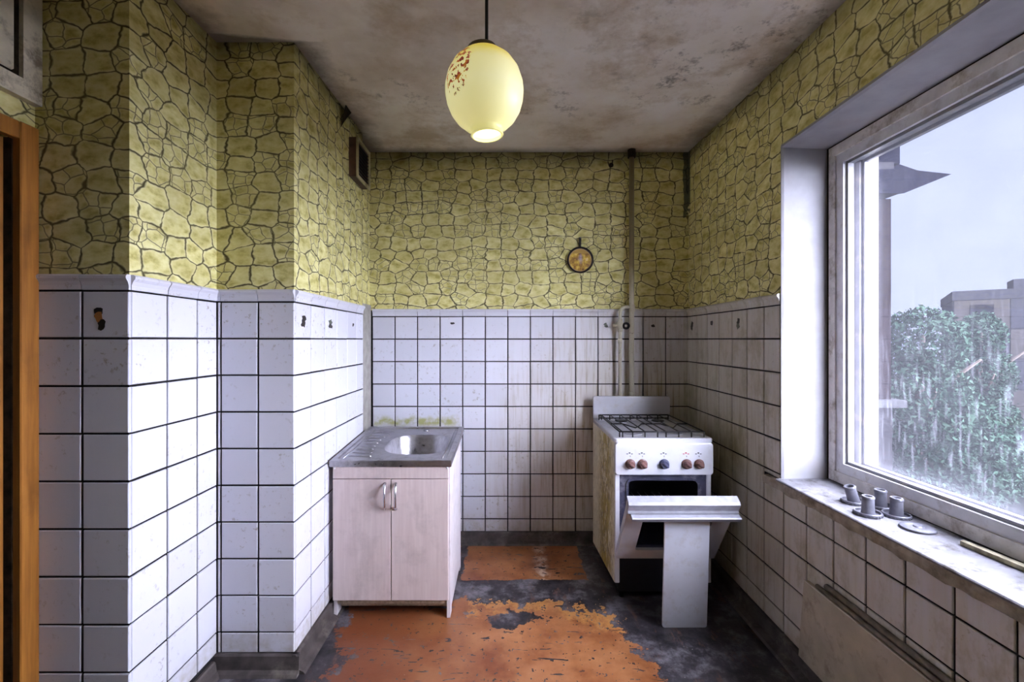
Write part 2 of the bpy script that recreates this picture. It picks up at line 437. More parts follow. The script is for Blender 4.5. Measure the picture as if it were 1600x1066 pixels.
# ------------------------------------------------------------------ wall tiles: one object each
_tc = {}
def tile_mesh(w, h):
    k = (round(w, 4), round(h, 4))
    if k not in _tc:
        b = bmesh.new()
        bmesh.ops.create_cube(b, size=1.0)
        for v in b.verts: v.co = Vector((v.co.x * k[0], v.co.y * 0.011, v.co.z * k[1]))
        front = [e for e in b.edges if all(v.co.y < 0 for v in e.verts)]
        bmesh.ops.bevel(b, geom=front, offset=min(0.0022, k[0] * 0.2), segments=1, affect='EDGES')
        me = bpy.data.meshes.new('tile'); b.to_mesh(me); b.free(); me.materials.append(M['tile'])
        _tc[k] = me
    return _tc[k]
_trc = {}
def trim_mesh(w):
    k = round(w, 4)
    if k not in _trc:
        pr = [(0.004, 0.0), (-0.007, 0.0), (-0.007, 0.014), (-0.011, 0.026), (-0.018, 0.035), (-0.019, 0.042), (-0.013, 0.048), (0.004, 0.048)]
        b = prism(pr, 'x', -k / 2, k / 2)
        bmesh.ops.recalc_face_normals(b, faces=b.faces[:])
        me = bpy.data.meshes.new('trim_tile'); b.to_mesh(me); b.free(); me.materials.append(M['tile'])
        _trc[k] = me
    return _trc[k]
J = 0.0072
FACE = {'-y': 0.0, '+x': PI / 2, '-x': -PI / 2}
ROWS = [(Z0 - P * (k + 1), Z0 - P * k) for k in range(9)] + [(0.076, Z0 - P * 9)]
def place_tile(parent, face, plane, u, z, w, h, mesh, name):
    jx, jz, jr = random.uniform(-0.0006, 0.0006), random.uniform(-0.0006, 0.0006), random.uniform(-0.002, 0.002)
    o = bpy.data.objects.new(name, mesh)
    loc = {'-y': (u + jx, plane, z + jz), '+x': (plane, u + jx, z + jz), '-x': (plane, u + jx, z + jz)}[face]
    o.location = loc
    o.rotation_euler = (0, jr, FACE[face]) if name == 'tile' else (0, 0, FACE[face])
    o.parent = parent
    COL.objects.link(o)
def tile_wall(parent, face, plane, joints, zmin=None, zmax=None, trim=True):
    for a, b in zip(joints, joints[1:]):
        lo, hi = min(a, b), max(a, b)
        if hi - lo < 0.012: continue
        for z0, z1 in ROWS:
            z0c, z1c = z0, z1
            if zmax is not None: z1c = min(z1c, zmax)
            if zmin is not None: z0c = max(z0c, zmin)
            if z1c - z0c < 0.015: continue
            place_tile(parent, face, plane, (lo + hi) / 2, (z0c + z1c) / 2, 0, 0, tile_mesh(hi - lo - J, z1c - z0c - J), 'tile')
        if trim:
            place_tile(parent, face, plane, (lo + hi) / 2, Z0 + J * 0.4, 0, 0, trim_mesh(hi - lo - 0.003), 'trim_tile')
def steps(a, b, p):
    out = [a]; s = 1 if b > a else -1
    while abs(b - out[-1]) > p * 1.02: out.append(out[-1] + s * p)
    out.append(b); return out
tile_wall(wall_back, '-y', YB, [XR] + [XR - 0.152 * k for k in range(1, 15)] + [-0.918])
rj = [YB - 0.1508 * k for k in range(0, 20)]
tile_wall(wall_right, '-x', XR, rj[:7])
tile_wall(wall_right, '-x', XR, [rj[6], WY1 + 0.004], zmin=0.745)
tile_wall(wall_right, '-x', XR, [rj[6], rj[7]], zmax=0.703, trim=False)
tile_wall(wall_right, '-x', XR, rj[7:20], zmax=0.703, trim=False)
tile_wall(wall_duct, '+x', XS, steps(YD, YE, 0.1515))
tile_wall(wall_duct, '-y', YD, [XS + 0.006, XS + 0.006 - 0.152, XB + 0.02, XB + 0.004])
tile_wall(wall_pier, '+x', XB, [YA, YA + 0.155, YA + 0.308, YD - 0.005])
tile_wall(wall_pier, '-y', YA, [XB + 0.006, XB - 0.146, XL + 0.008])

# bare strip between duct tiles and back wall
obj('bare_strip', box(XN - 0.002, XN + 0.012, YE + 0.004, YB - 0.012, 0, 1.60), M['strip'], wall_niche)

# ------------------------------------------------------------------ baseboards
def baseboard(name, pts2d, axis, a, b, label):
    return structure(name, prism(pts2d, axis, a, b), M['base'], label=label, category='baseboard')
def prof(p0, s, h=0.076, t=0.022, foot=0.05):
    return [(p0, 0), (p0 + s * foot, 0), (p0 + s * (foot - 0.008), 0.010), (p0 + s * t, 0.020), (p0 + s * t * 0.8, h - 0.006), (p0 + s * t * 0.5, h), (p0, h)]
baseboard('baseboard_back', prof(YB, -1), 'x', -0.90, XR, 'dark dirty baseboard along the back wall')
baseboard('baseboard_right', prof(XR, -1, 0.074, 0.026, 0.065), 'y', YF, YB - 0.03, 'dark dirty baseboard under the window wall')
baseboard('baseboard_duct', prof(XS, 1, 0.078, 0.026, 0.055), 'y', YD - 0.02, YE, 'dark dirty baseboard along the duct beside the cabinet')
baseboard('baseboard_duct_front', prof(YD, -1, 0.078, 0.024, 0.045), 'x', XB, XS + 0.03, 'dark dirty baseboard across the duct front')
baseboard('baseboard_pier', prof(XB, 1, 0.060, 0.020, 0.04), 'y', YA - 0.02, YD - 0.03, 'dark dirty baseboard along the projecting wall')

# ------------------------------------------------------------------ window
win = empty('window_1', (1.45, 1.2, 0.75), kind='structure', label='large old white double window with dirty rain-streaked panes', category='window')
def wpart(name, bm, mat, parent=None):
    o = obj(name, bm, mat)
    return child_world(o, parent or win)
XF = 1.412
# reveal lining: far side, head, near side
wpart('reveal_side', prism([(XR - 0.004, WY1 + 0.002), (XF + 0.02, WY1 + 0.002), (XF + 0.02, WY1 - 0.010), (XR + 0.006, WY1 - 0.006), (XR - 0.004, WY1 - 0.002)], 'z', WZ0, WZ1), M['plaster_white'])
wpart('reveal_head', prism([(XR - 0.004, WZ1 + 0.006), (XF + 0.02, WZ1 + 0.006), (XF + 0.02, WZ1 - 0.018), (XR + 0.01, WZ1 - 0.008), (XR - 0.004, WZ1 - 0.004)], 'y', WY0, WY1), M['plaster_white'])
wpart('reveal_side', box(XR - 0.004, XF + 0.02, WY0 - 0.002, WY0 + 0.010, WZ0, WZ1), M['plaster_white'])
# fixed frame
FZ0, FZ1, FY0, FY1 = WZ0, WZ1 - 0.016, WY0 + 0.01, WY1 - 0.010
wpart('dark_joint', ring_plate('x', XF + 0.004, XF + 0.10, rect(FY0, FY1, FZ0, FZ1), rect(FY0 + 0.014, FY1 - 0.018, FZ0 + 0.012, FZ1 - 0.010)), M['gap'])  # near-black ring filling the gap round the frame
wpart('window_frame', ring_plate('x', XF, XF + 0.19, rect(FY0 + 0.012, FY1 - 0.016, FZ0 + 0.010, FZ1 - 0.008), rect(FY0 + 0.05, FY1 - 0.050, FZ0 + 0.055, FZ1 - 0.050)), M['frame'])
def sash(x0, x1, m_out, w, xin):
    a = rect(FY0 + m_out, FY1 - m_out, FZ0 + m_out + 0.004, FZ1 - m_out)
    b = rect(FY0 + m_out + w, FY1 - m_out - w, FZ0 + m_out + w + 0.004, FZ1 - m_out - w)
    s = wpart('sash', ring_plate('x', x0, x1, a, b), M['sash'] if xin else M['sash_in'])
    c = rect(FY0 + m_out + w - 0.002, FY1 - m_out - w + 0.002, FZ0 + m_out + w + 0.002, FZ1 - m_out - w + 0.002)
    d = rect(FY0 + m_out + w + 0.012, FY1 - m_out - w - 0.012, FZ0 + m_out + w + 0.016, FZ1 - m_out - w - 0.012)
    wpart('glazing_bead', ring_plate('x', x0 + 0.012, x1 - 0.008, c, d), M['sash'], s)
    return s
s_in = sash(XF + 0.008, XF + 0.052, 0.048, 0.042, 0)
s_out = sash(XF + 0.085, XF + 0.122, 0.050, 0.030, 1)

def glass_material(name, streaky):
    m = Mat(name)
    fac = 0.003
    if streaky:
        p = m.pos(); x, y, z = m.sep(p)
        pst = m.comb(0.0, m.math('MULTIPLY', y, 80.0), m.math('MULTIPLY', z, 8.0))
        st = m.ramp(m.noise(pst, 1.0, 2, 0.6), (0.54, 0.0), (0.66, 1.0))
        n = m.noise(p, 5, 3, 0.65)
        low = m.mr(m.math('ADD', z, m.math('MULTIPLY', n, 0.6)), 1.45, 1.85, 1.0, 0.05)
        drops = m.mr(m.vor(p, 60, 'F1', 1.0), 0.08, 0.15, 0.7, 0.0)
        edge = m.math('MAXIMUM', m.mr(m.math('ADD', y, m.math('MULTIPLY', n, 0.08)), 1.88, 1.94, 0.0, 0.008), m.mr(m.math('SUBTRACT', z, m.math('MULTIPLY', n, 0.12)), 0.80, 0.92, 0.014, 0.0))
        fac = m.math('ADD', m.math('MULTIPLY', n, 0.010), m.math('MULTIPLY', m.math('MULTIPLY', m.math('MAXIMUM', st, drops), low), 0.020))
        fac = m.math('MAXIMUM', fac, edge)
    tr = m.node('ShaderNodeBsdfTransparent', 0, None, Color=(0.98, 0.985, 0.99))
    dd = m.node('ShaderNodeBsdfTranslucent', 0, None, Color=(0.80, 0.80, 0.90))
    gl = m.node('ShaderNodeBsdfGlossy', 0, None, Color=(1, 1, 1), Roughness=0.02)
    a = m.node('ShaderNodeMixShader', 0, None, _0=fac, _1=tr, _2=dd)
    return m.done(m.node('ShaderNodeMixShader', 0, None, _0=0.02, _1=a, _2=gl))
M['glass_in'] = glass_material('dusty_window_glass', False)
M['glass_out'] = glass_material('rain_streaked_window_glass', True)
g = 0.095
wpart('pane', box(XF + 0.030, XF + 0.033, FY0 + g - 0.004, FY1 - g + 0.004, FZ0 + g, FZ1 - g + 0.004), M['glass_in'], s_in)
wpart('pane', box(XF + 0.106, XF + 0.109, FY0 + g - 0.010, FY1 - g + 0.010, FZ0 + g - 0.006, FZ1 - g + 0.010), M['glass_out'], s_out)

# sill board
sill = empty('trim_1', (1.2, 1.2, 0.70), kind='structure', label='chipped grey window sill with crumbling front edge', category='window sill')
child_world(obj('sill_top', prism([(XR - 0.026, 0.742), (XR - 0.026, 0.748), (XR - 0.022, 0.751), (XF + 0.03, 0.756), (XF + 0.03, 0.742)], 'y', WY0 - 0.1, WY1 + 0.004), M['sill']), sill)
def sill_edge_mesh():
    bm = bmesh.new()
    ys = [WY1 + 0.10 - i * 0.035 for i in range(int((WY1 - WY0 + 0.2) / 0.035) + 1)]
    rng = random.Random(3)
    prev = None
    for yv in ys:
        d = rng.uniform(-0.003, 0.004)
        ring = [bm.verts.new(v) for v in ((XR + 0.05, yv, 0.7425), (XR - 0.026 + d * 0.6, yv, 0.7425), (XR - 0.028 + d, yv, 0.726), (XR - 0.026 + d, yv, 0.706 + d), (XR + 0.05, yv, 0.703))]
        if prev:
            for i in range(5): bm.faces.new((prev[i], prev[(i + 1) % 5], ring[(i + 1) % 5], ring[i]))
        else: bm.faces.new(ring)
        prev = ring
    bm.faces.new(prev[::-1])
    return bm
child_world(obj('sill_edge', sill_edge_mesh(), M['sill_edge']), sill)

# ------------------------------------------------------------------ door and transom on the left wall
def wood_material(name, c0, c1, axis='z', scale=1.0, rough=0.4, bump=0.1, spec=0.4):
    m = Mat(name); p = m.pos()
    s = {'z': (60, 60, 4), 'x': (4, 60, 60), 'y': (60, 4, 60)}[axis]
    n = m.noise(m.scale(p, tuple(k * scale for k in s)), 1.0, 6, 0.6)
    n2 = m.noise(p, 5, 5, 0.65)
    c = m.ramp(n, (0.3, c0), (0.7, c1))
    c = m.mix(m.ramp(n2, (0.5, 0.0), (0.75, 0.45)), c, tuple(k * 0.4 for k in c0))
    return m.done(m.bsdf(c, rough, 0, m.bump(n, bump, 0.002), spec))
M['brown_wood'] = wood_material('orange_brown_varnished_wood', (0.20, 0.072, 0.010), (0.36, 0.145, 0.024))
door = empty('door_1', (XL, 1.0, 0), kind='structure', label='orange brown wooden doorway with open dark hall beyond', category='door')
def dpart(n, b, m): return child_world(obj(n, b, m), door)
dpart('casing', box(XL - 0.005, XL + 0.022, 1.368, 1.424, 0, 2.035, 0.003), M['brown_wood'])
dpart('casing', box(XL - 0.005, XL + 0.022, DY0 - 0.056, DY0 + 0.002, 0, 2.035, 0.003), M['brown_wood'])
dpart('casing_head', box(XL - 0.005, XL + 0.021, DY0 + 0.002, 1.368, 1.980, 2.034, 0.003), M['brown_wood'])
dpart('dark_gap_lining', box(XL - 0.122, XL - 0.004, 1.3665, 1.3735, 0, 1.988), M['gap'])  # near-black strip paints in the darkness of the gap behind the jamb
dpart('jamb', box(XL - 0.10, XL - 0.03, 1.352, 1.376, 0, 1.990, 0.002), M['brown_wood'])
dpart('jamb', box(XL - 0.12, XL - 0.01, DY0 - 0.01, DY0 + 0.016, 0, 1.990, 0.002), M['brown_wood'])
dpart('jamb_head', box(XL - 0.10, XL - 0.03, DY0 + 0.016, 1.352, 1.965, 1.990, 0.002), M['brown_wood'])

tr = empty('window_2', (XL, 1.0, 2.11), kind='structure', label='old cream painted transom panel above the doorway', category='window')
def tpart(n, b, m): return child_world(obj(n, b, m), tr)
M['cream_paint'] = simple('cracked_cream_paint', (0.74, 0.68, 0.54), 0.5, 0, 0.1, 18, 0.3, 0.4, (0.13, 0.09, 0.05), 0.8, 10)
TZ0 = 2.108
tpart('transom_frame', ring_plate('x', XL - 0.02, XL + 0.026, rect(0.50, 1.428, TZ0, 2.565), rect(0.56, 1.372, TZ0 + 0.058, 2.520)), M['cream_paint'])
tpart('transom_gap', ring_plate('x', XL - 0.01, XL + 0.012, rect(0.555, 1.377, TZ0 + 0.054, 2.524), rect(0.58, 1.352, TZ0 + 0.075, 2.505)), M['gap'])
tpart('transom_panel', box(XL - 0.01, XL + 0.020, 0.575, 1.356, TZ0 + 0.072, 2.508, 0.006), M['cream_paint'])

# ------------------------------------------------------------------ common object materials
M['laminate'] = wood_material('pale_pinkish_wood_laminate', (0.60, 0.49, 0.47), (0.69, 0.585, 0.56), 'z', 1.0, 0.45, 0.03)
M['laminate_edge'] = simple('pale_cabinet_side', (0.74, 0.68, 0.70), 0.5, 0, 0.05, 20, 0, 0.4, (0.45, 0.38, 0.35), 0.35, 9)
M['chrome'] = simple('brushed_chrome', (0.72, 0.72, 0.76), 0.22, 1.0, 0.08, 60)
def steel_material():
    m = Mat('scratched_stainless_steel'); p = m.pos()
    n = m.noise(m.scale(p, (30, 220, 30)), 1.0, 4, 0.6)
    c = m.ramp(n, (0.3, (0.40, 0.39, 0.42)), (0.7, (0.60, 0.59, 0.62)))
    s = m.ramp(m.noise(p, 14, 5, 0.7), (0.5, 0.0), (0.72, 0.55))
    c = m.mix(s, c, (0.22, 0.20, 0.19))
    return m.done(m.bsdf(c, m.mr(n, 0.3, 0.7, 0.26, 0.42), 1.0, m.bump(n, 0.05, 0.001)))
M['steel'] = steel_material()
M['chip_board'] = simple('bare_chipboard', (0.48, 0.40, 0.30), 0.8, 0, 0.15, 80, 0.2, 0.2)

# ------------------------------------------------------------------ sink cabinet
CX0, CX1, CY0, CY1 = -0.852, -0.279, 2.215, 2.715
CTF, CTB = 0.757, 0.792
cab = empty('sink_cabinet', ((CX0 + CX1) / 2, (CY0 + CY1) / 2, 0), label='pale wood-look sink cabinet with two doors and bow handles', category='cabinet')
def cpart(n, b, m, par=None, sm=False): 
    o = obj(n, b, m, None, sm); return child_world(o, par or cab)
side = [(CY0, 0), (CY0 + 0.075, 0), (CY0 + 0.035, 0.088), (CY1 - 0.03, 0.088), (CY1 - 0.03, 0), (CY1, 0), (CY1, CTB), (CY0, CTF)]
side = [(CY0, 0), (CY0 + 0.06, 0), (CY0 + 0.06, 0.03), (CY1 - 0.05, 0.03), (CY1 - 0.05, 0), (CY1, 0), (CY1, CTB), (CY0, CTF)]
cpart('side_panel', prism(side, 'x', CX0, CX0 + 0.016), M['laminate_edge'])
cpart('side_panel', prism(side, 'x', CX1 - 0.016, CX1), M['laminate_edge'])
cpart('back_panel', box(CX0 + 0.016, CX1 - 0.016, CY1 - 0.008, CY1 - 0.002, 0.08, 0.775), M['laminate_edge'])
cpart('bottom_shelf', box(CX0 + 0.016, CX1 - 0.016, CY0 + 0.006, CY1 - 0.008, 0.066, 0.088), M['chip_board'])
cpart('kick_board', box(CX0 + 0.016, CX1 - 0.016, CY0 + 0.055, CY0 + 0.071, 0.026, 0.066), M['chip_board'])
cpart('front_rail', box(CX0 + 0.001, CX1 - 0.008, CY0 - 0.017, CY0 - 0.001, 0.690, 0.757, 0.0015), M['laminate'])
mid = (CX0 + CX1) / 2 - 0.001
for x0, x1, hx in ((CX0 + 0.001, mid - 0.002, mid - 0.029), (mid + 0.002, CX1 - 0.008, mid + 0.024)):
    d = cpart('door', box(x0, x1, CY0 - 0.017, CY0 - 0.001, 0.094, 0.686, 0.0015), M['laminate'])
    pts = []
    for i in range(13):
        t = i / 12
        pts.append((hx + 0.010 * math.sin(t * PI) * 0.5, CY0 - 0.017 - 0.030 * math.sin(t * PI) ** 0.6 - 0.001, 0.668 - 0.125 * t))
    rr = [0.0075 - 0.0022 * math.sin(i / 12 * PI) for i in range(13)]
    cpart('handle', tube(pts, rr, 10), M['chrome'], d, True)
for sx in (CX0 + 0.010, CX1 - 0.012):
    cpart('screw_cap', lathe([(0, -0.002), (0.006, -0.002), (0.005, 0.002), (0, 0.003)], 12), simple('white_plastic_cap', (0.8, 0.78, 0.8), 0.4), None, True)
    o = [c for c in cab.children if c.name.startswith('screw_cap')][-1]
    o.data.transform(Matrix.Translation((sx, CY0 - 0.018, 0.742)) @ Matrix.Rotation(PI / 2, 4, 'X'))

# ------------------------------------------------------------------ stainless sink top
SX0, SX1, SY0, SY1 = -0.866, -0.272, 2.192, 2.845
SZ, TILT = 0.778, math.radians(3.6)
sink = empty('sink', ((SX0 + SX1) / 2, SY0, SZ), label='stainless steel sink top with ribbed drainer and oval bowl', category='sink')
sink.rotation_euler = (TILT, 0, 0)
SW, SD = (SX1 - SX0), (SY1 - SY0)
hw = SW / 2
bcx, bcy, ba, bb = 0.085, 0.305, 0.180, 0.185
def sink_top():
    bm = bmesh.new(); N = 72
    def sup(t, a, b, n=2.7):
        c, s = math.cos(t), math.sin(t)
        return (bcx + a * math.copysign(abs(c) ** (2 / n), c), bcy + b * math.copysign(abs(s) ** (2 / n), s))
    def rct(t, x0, x1, y0, y1):
        c, s = math.cos(t), math.sin(t)
        k = min(((x1 - bcx) / c if c > 1e-9 else (x0 - bcx) / c if c < -1e-9 else 1e9), ((y1 - bcy) / s if s > 1e-9 else (y0 - bcy) / s if s < -1e-9 else 1e9))
        return (bcx + c * k, bcy + s * k)
    corners = [math.atan2(y - bcy, x - bcx) % (2 * PI) for x in (-hw, hw) for y in (0, SD)]
    ts = sorted([2 * PI * i / N for i in range(N)] + corners)
    loops = []
    def add(fn, z): loops.append([bm.verts.new((*fn(t), z)) for t in ts])
    def rl(i): return lambda t: rct(t, -hw + i, hw - i, i, SD - i)
    add(rl(0.000), -0.030); add(rl(0.0), -0.002); add(rl(0.003), 0.002); add(rl(0.026), 0.002); add(rl(0.032), -0.004); add(rl(0.044), -0.004)
    add(lambda t: sup(t, ba + 0.012, bb + 0.012), -0.004)
    add(lambda t: sup(t, ba, bb), -0.006)
    add(lambda t: sup(t, ba - 0.008, bb - 0.008), -0.020)
    add(lambda t: sup(t, ba - 0.020, bb - 0.020), -0.110)
    add(lambda t: sup(t, ba - 0.034, bb - 0.034), -0.138)
    add(lambda t: sup(t, ba - 0.060, bb - 0.060), -0.150)
    add(lambda t: sup(t, 0.030, 0.030, 2.0), -0.154)
    for a, b in zip(loops, loops[1:]):
        for i in range(len(ts)):
            j = (i + 1) % len(ts)
            bm.faces.new((a[i], a[j], b[j], b[i]))
    bm.faces.new(loops[-1])
    return bm
st_o = obj('basin', sink_top(), M['steel'], sink)
for p_ in st_o.data.polygons: p_.use_smooth = True
st_o.data.set_sharp_from_angle(angle=math.radians(35))
for k in range(9):
    yy = 0.085 + k * 0.057
    xe = -0.118 - 0.03 * math.sin(k / 8 * PI)
    obj('drainer_rib', tube([(-hw + 0.065, yy, -0.0065), (-hw + 0.075, yy, -0.0025), (xe - 0.01, yy, -0.0025), (xe, yy, -0.0065)], 0.0042, 8), M['steel'], sink, True)
for a, b in (((-hw + 0.050, 0.05, -0.004), (-hw + 0.050, SD - 0.05, -0.004)), ((hw - 0.050, 0.05, -0.004), (hw - 0.050, SD - 0.05, -0.004))):
    obj('edge_groove', tube([a, b], 0.0032, 8), M['steel'], sink, True)
obj('drain', lathe([(0, 0.003), (0.012, 0.003), (0.028, 0.004), (0.032, 0.0), (0, -0.002)], 24), M['chrome'], sink, True).location = (bcx, bcy, -0.153)
obj('tap_hole_cap', lathe([(0, 0.004), (0.012, 0.0035), (0.019, 0.0), (0.0, -0.002)], 24), M['chrome'], sink, True).location = (0.075, SD - 0.080, -0.003)
obj('sealing_strip', box(-hw - 0.008, -hw - 0.001, 0.0, SD - 0.10, -0.022, 0.003, 0.002), M['base'], sink)

# ------------------------------------------------------------------ gas stove
M['enamel'] = simple('white_stove_enamel', (0.57, 0.57, 0.62), 0.22, 0, 0.04, 8, 0, 0.5, (0.42, 0.35, 0.25), 0.35, 13)
def greasy():
    m = Mat('greasy_stove_side'); p = m.pos(); x, y, z = m.sep(p)
    ps = m.comb(m.math('MULTIPLY', x, 20), m.math('MULTIPLY', y, 20), m.math('MULTIPLY', z, 4))
    c = m.ramp(m.noise(p, 5, 5), (0.3, (0.60, 0.55, 0.42)), (0.7, (0.72, 0.67, 0.54)))
    band = m.mr(m.math('ADD', m.math('ABSOLUTE', m.math('SUBTRACT', y, 2.57)), m.math('MULTIPLY', m.noise(p, 7, 4), 0.12)), 0.12, 0.30, 1.0, 0.15)
    gnz = m.ramp(m.noise(m.scale(p, (1, 1, 0.55)), 22, 6, 0.75), (0.40, 0.0), (0.50, 1.0))
    c = m.mix(m.math('MULTIPLY', gnz, band), c, (0.30, 0.205, 0.010))
    d2 = m.ramp(m.noise(m.scale(p, (1, 1, 0.5)), 46, 6, 0.75), (0.52, 0.0), (0.58, 0.95))
    c = m.mix(m.math('MULTIPLY', d2, m.mr(band, 0, 1, 0.25, 1)), c, (0.075, 0.045, 0.010))
    return m.done(m.bsdf(c, 0.4, 0, m.bump(gnz, 0.4, 0.002)))
M['greasy'] = greasy()
M['black_wire'] = simple('black_cast_wire', (0.018, 0.016, 0.017), 0.5, 0.3, 0.2, 40)
M['oven_dark'] = simple('dark_oven_enamel', (0.050, 0.050, 0.085), 0.35, 0.2, 0.25, 15, 0, 0.5, (0.20, 0.19, 0.23), 0.7, 16)
M['oven_black'] = simple('sooty_oven_interior', (0.010, 0.010, 0.018), 0.5, 0, 0.2, 15)
M['knob_brown'] = simple('reddish_brown_knob', (0.17, 0.085, 0.075), 0.35, 0, 0.15, 60)
M['knob_blue'] = simple('dark_blue_grey_knob', (0.060, 0.065, 0.12), 0.35, 0, 0.15, 60)
M['aluminium'] = simple('dull_aluminium', (0.34, 0.34, 0.385), 0.5, 0.3, 0.08, 30, 0, 0.5, (0.30, 0.28, 0.28), 0.4, 14)
M['grey_enamel'] = simple('pale_grey_enamel', (0.60, 0.61, 0.68), 0.30, 0, 0.04, 8, 0, 0.5, (0.36, 0.31, 0.25), 0.35, 15)
M['print_red'] = simple('faded_red_print', (0.45, 0.06, 0.05), 0.5)
M['print_dark'] = simple('faded_dark_print', (0.05, 0.04, 0.05), 0.5)

TX0, TX1, TY0, TY1 = 0.562, 1.066, 2.345, 2.936
stove = empty('gas_stove', ((TX0 + TX1) / 2, (TY0 + TY1) / 2, 0), label='old white gas stove with open oven door in the corner', category='stove')
def spart(n, b, m, par=None, sm=False): return child_world(obj(n, b, m, None, sm), par or stove)
def autosm(o, a=35):
    for p_ in o.data.polygons: p_.use_smooth = True
    o.data.set_sharp_from_angle(angle=math.radians(a)); return o
spart('side_panel', prism([(TY0 + 0.01, 0.100), (TY1, 0.050), (TY1, 0.840), (TY0 + 0.01, 0.836)], 'x', TX0, TX0 + 0.012), M['greasy'])
spart('side_panel', prism([(TY0 + 0.01, 0.100), (TY1, 0.050), (TY1, 0.840), (TY0 + 0.01, 0.836)], 'x', TX1 - 0.012, TX1), M['greasy'])
spart('rear_panel', box(TX0 + 0.012, TX1 - 0.012, TY1 - 0.010, TY1 - 0.002, 0.06, 0.84), M['enamel'])
spart('corner_strip', box(TX0 + 0.001, TX0 + 0.026, TY0 + 0.000, TY0 + 0.012, 0.100, 0.668, 0.003), M['enamel'])
spart('corner_strip', box(TX1 - 0.026, TX1 - 0.001, TY0 + 0.000, TY0 + 0.012, 0.100, 0.668, 0.003), M['enamel'])
# hob: shallow tray with raised rim
def hob_mesh():
    o = rrect(TX0 - 0.004, TX1 + 0.004, TY0 - 0.014, TY1 - 0.004, 0.018)
    loops = [(o, 0.836), (o, 0.853), (rrect(TX0, TX1, TY0 - 0.010, TY1 - 0.008, 0.016), 0.857), (rrect(TX0 + 0.022, TX1 - 0.022, TY0 + 0.014, TY1 - 0.030, 0.02), 0.857), (rrect(TX0 + 0.030, TX1 - 0.030, TY0 + 0.022, TY1 - 0.038, 0.02), 0.848)]
    bm = bmesh.new(); L = [[bm.verts.new((u, v, z)) for u, v in pts] for pts, z in loops]
    for a, b in zip(L, L[1:]):
        for i in range(len(a)):
            j = (i + 1) % len(a); bm.faces.new((a[i], a[j], b[j], b[i]))
    bm.faces.new(L[-1]); bm.faces.new(L[0][::-1]); return bm
autosm(spart('hob', hob_mesh(), M['enamel']))
# back guard
def slab_rounded(axis, w0, w1, loop, bev):
    bm = prism(loop, axis, w0, w1)
    bmesh.ops.recalc_face_normals(bm, faces=bm.faces[:])
    caps = [f for f in bm.faces if len(f.verts) > 4]
    es = set(e for f in caps for e in f.edges)
    bmesh.ops.bevel(bm, geom=list(es), offset=bev, segments=2, profile=0.6, affect='EDGES')
    return bm
autosm(spart('back_guard', slab_rounded('y', TY1 - 0.004, TY1 + 0.020, rrect(TX0 + 0.002, TX1 - 0.002, 0.846, 1.000, 0.014), 0.004), M['enamel']))
# control panel, slightly sloped front
cp = autosm(spart('control_panel', slab_rounded('y', TY0 - 0.022, TY0 + 0.014, rrect(TX0 - 0.001, TX1 + 0.001, 0.670, 0.836, 0.016), 0.006), M['enamel']))
# five knobs
KX = [0.075, 0.138, 0.250, 0.366, 0.430]
for i, kx in enumerate(KX):
    kz, ky = 0.727, TY0 - 0.022
    mt = M['knob_blue'] if i == 2 else M['knob_brown']
    b = lathe([(0, -0.002), (0.026, -0.002), (0.026, 0.004), (0.0215, 0.007), (0.0205, 0.020), (0.018, 0.024), (0, 0.025)], 24)
    b.transform(Matrix.Translation((TX0 + kx, ky, kz)) @ Matrix.Rotation(PI / 2, 4, 'X'))
    k = autosm(spart('knob', b, mt))
    gb = box(-0.0055, 0.0055, -0.018, 0.018, 0.022, 0.033, 0.002)
    gb.transform(Matrix.Translation((TX0 + kx, ky, kz)) @ Matrix.Rotation(PI / 2, 4, 'X') @ Matrix.Rotation(0.9, 4, 'Z'))
    spart('knob_grip', gb, mt, k)
    for q in range(3):
        mz = kz + 0.052 + (0.004 if q % 2 else 0)
        bb_ = box(TX0 + kx - 0.020 + q * 0.012, TX0 + kx - 0.011 + q * 0.012, ky - 0.0006, ky + 0.001, mz - 0.002, mz + 0.002 + 0.002 * (q == 1))
        spart('knob_mark', bb_, M['print_red'] if i == 3 else M['print_dark'], cp)
    spart('knob_mark', box(TX0 + kx - 0.0015, TX0 + kx + 0.0015, ky - 0.0006, ky + 0.001, kz + 0.036, kz + 0.043), M['print_dark'], cp)
# burners
for bx_, by_ in ((0.14, 0.16), (0.365, 0.16), (0.14, 0.42), (0.365, 0.42)):
    back_row = by_ > 0.3
    b = lathe([(0, -0.002), (0.045, -0.002), (0.045, 0.006), (0.034, 0.010), (0.034, 0.018), (0, 0.018)] if back_row else [(0, -0.002), (0.05, -0.002), (0.05, 0.003), (0.03, 0.004), (0.024, 0.001), (0, 0.001)], 28)
    b.transform(Matrix.Translation((TX0 + bx_, TY0 + by_, 0.849)))
    bo = autosm(spart('burner', b, M['aluminium']))
    if back_row:
        b = lathe([(0, 0.026), (0.020, 0.027), (0.036, 0.025), (0.038, 0.021), (0.034, 0.018), (0, 0.018)], 28)
        b.transform(Matrix.Translation((TX0 + bx_, TY0 + by_, 0.850)))
        autosm(spart('burner_lid', b, M['black_wire'], bo))
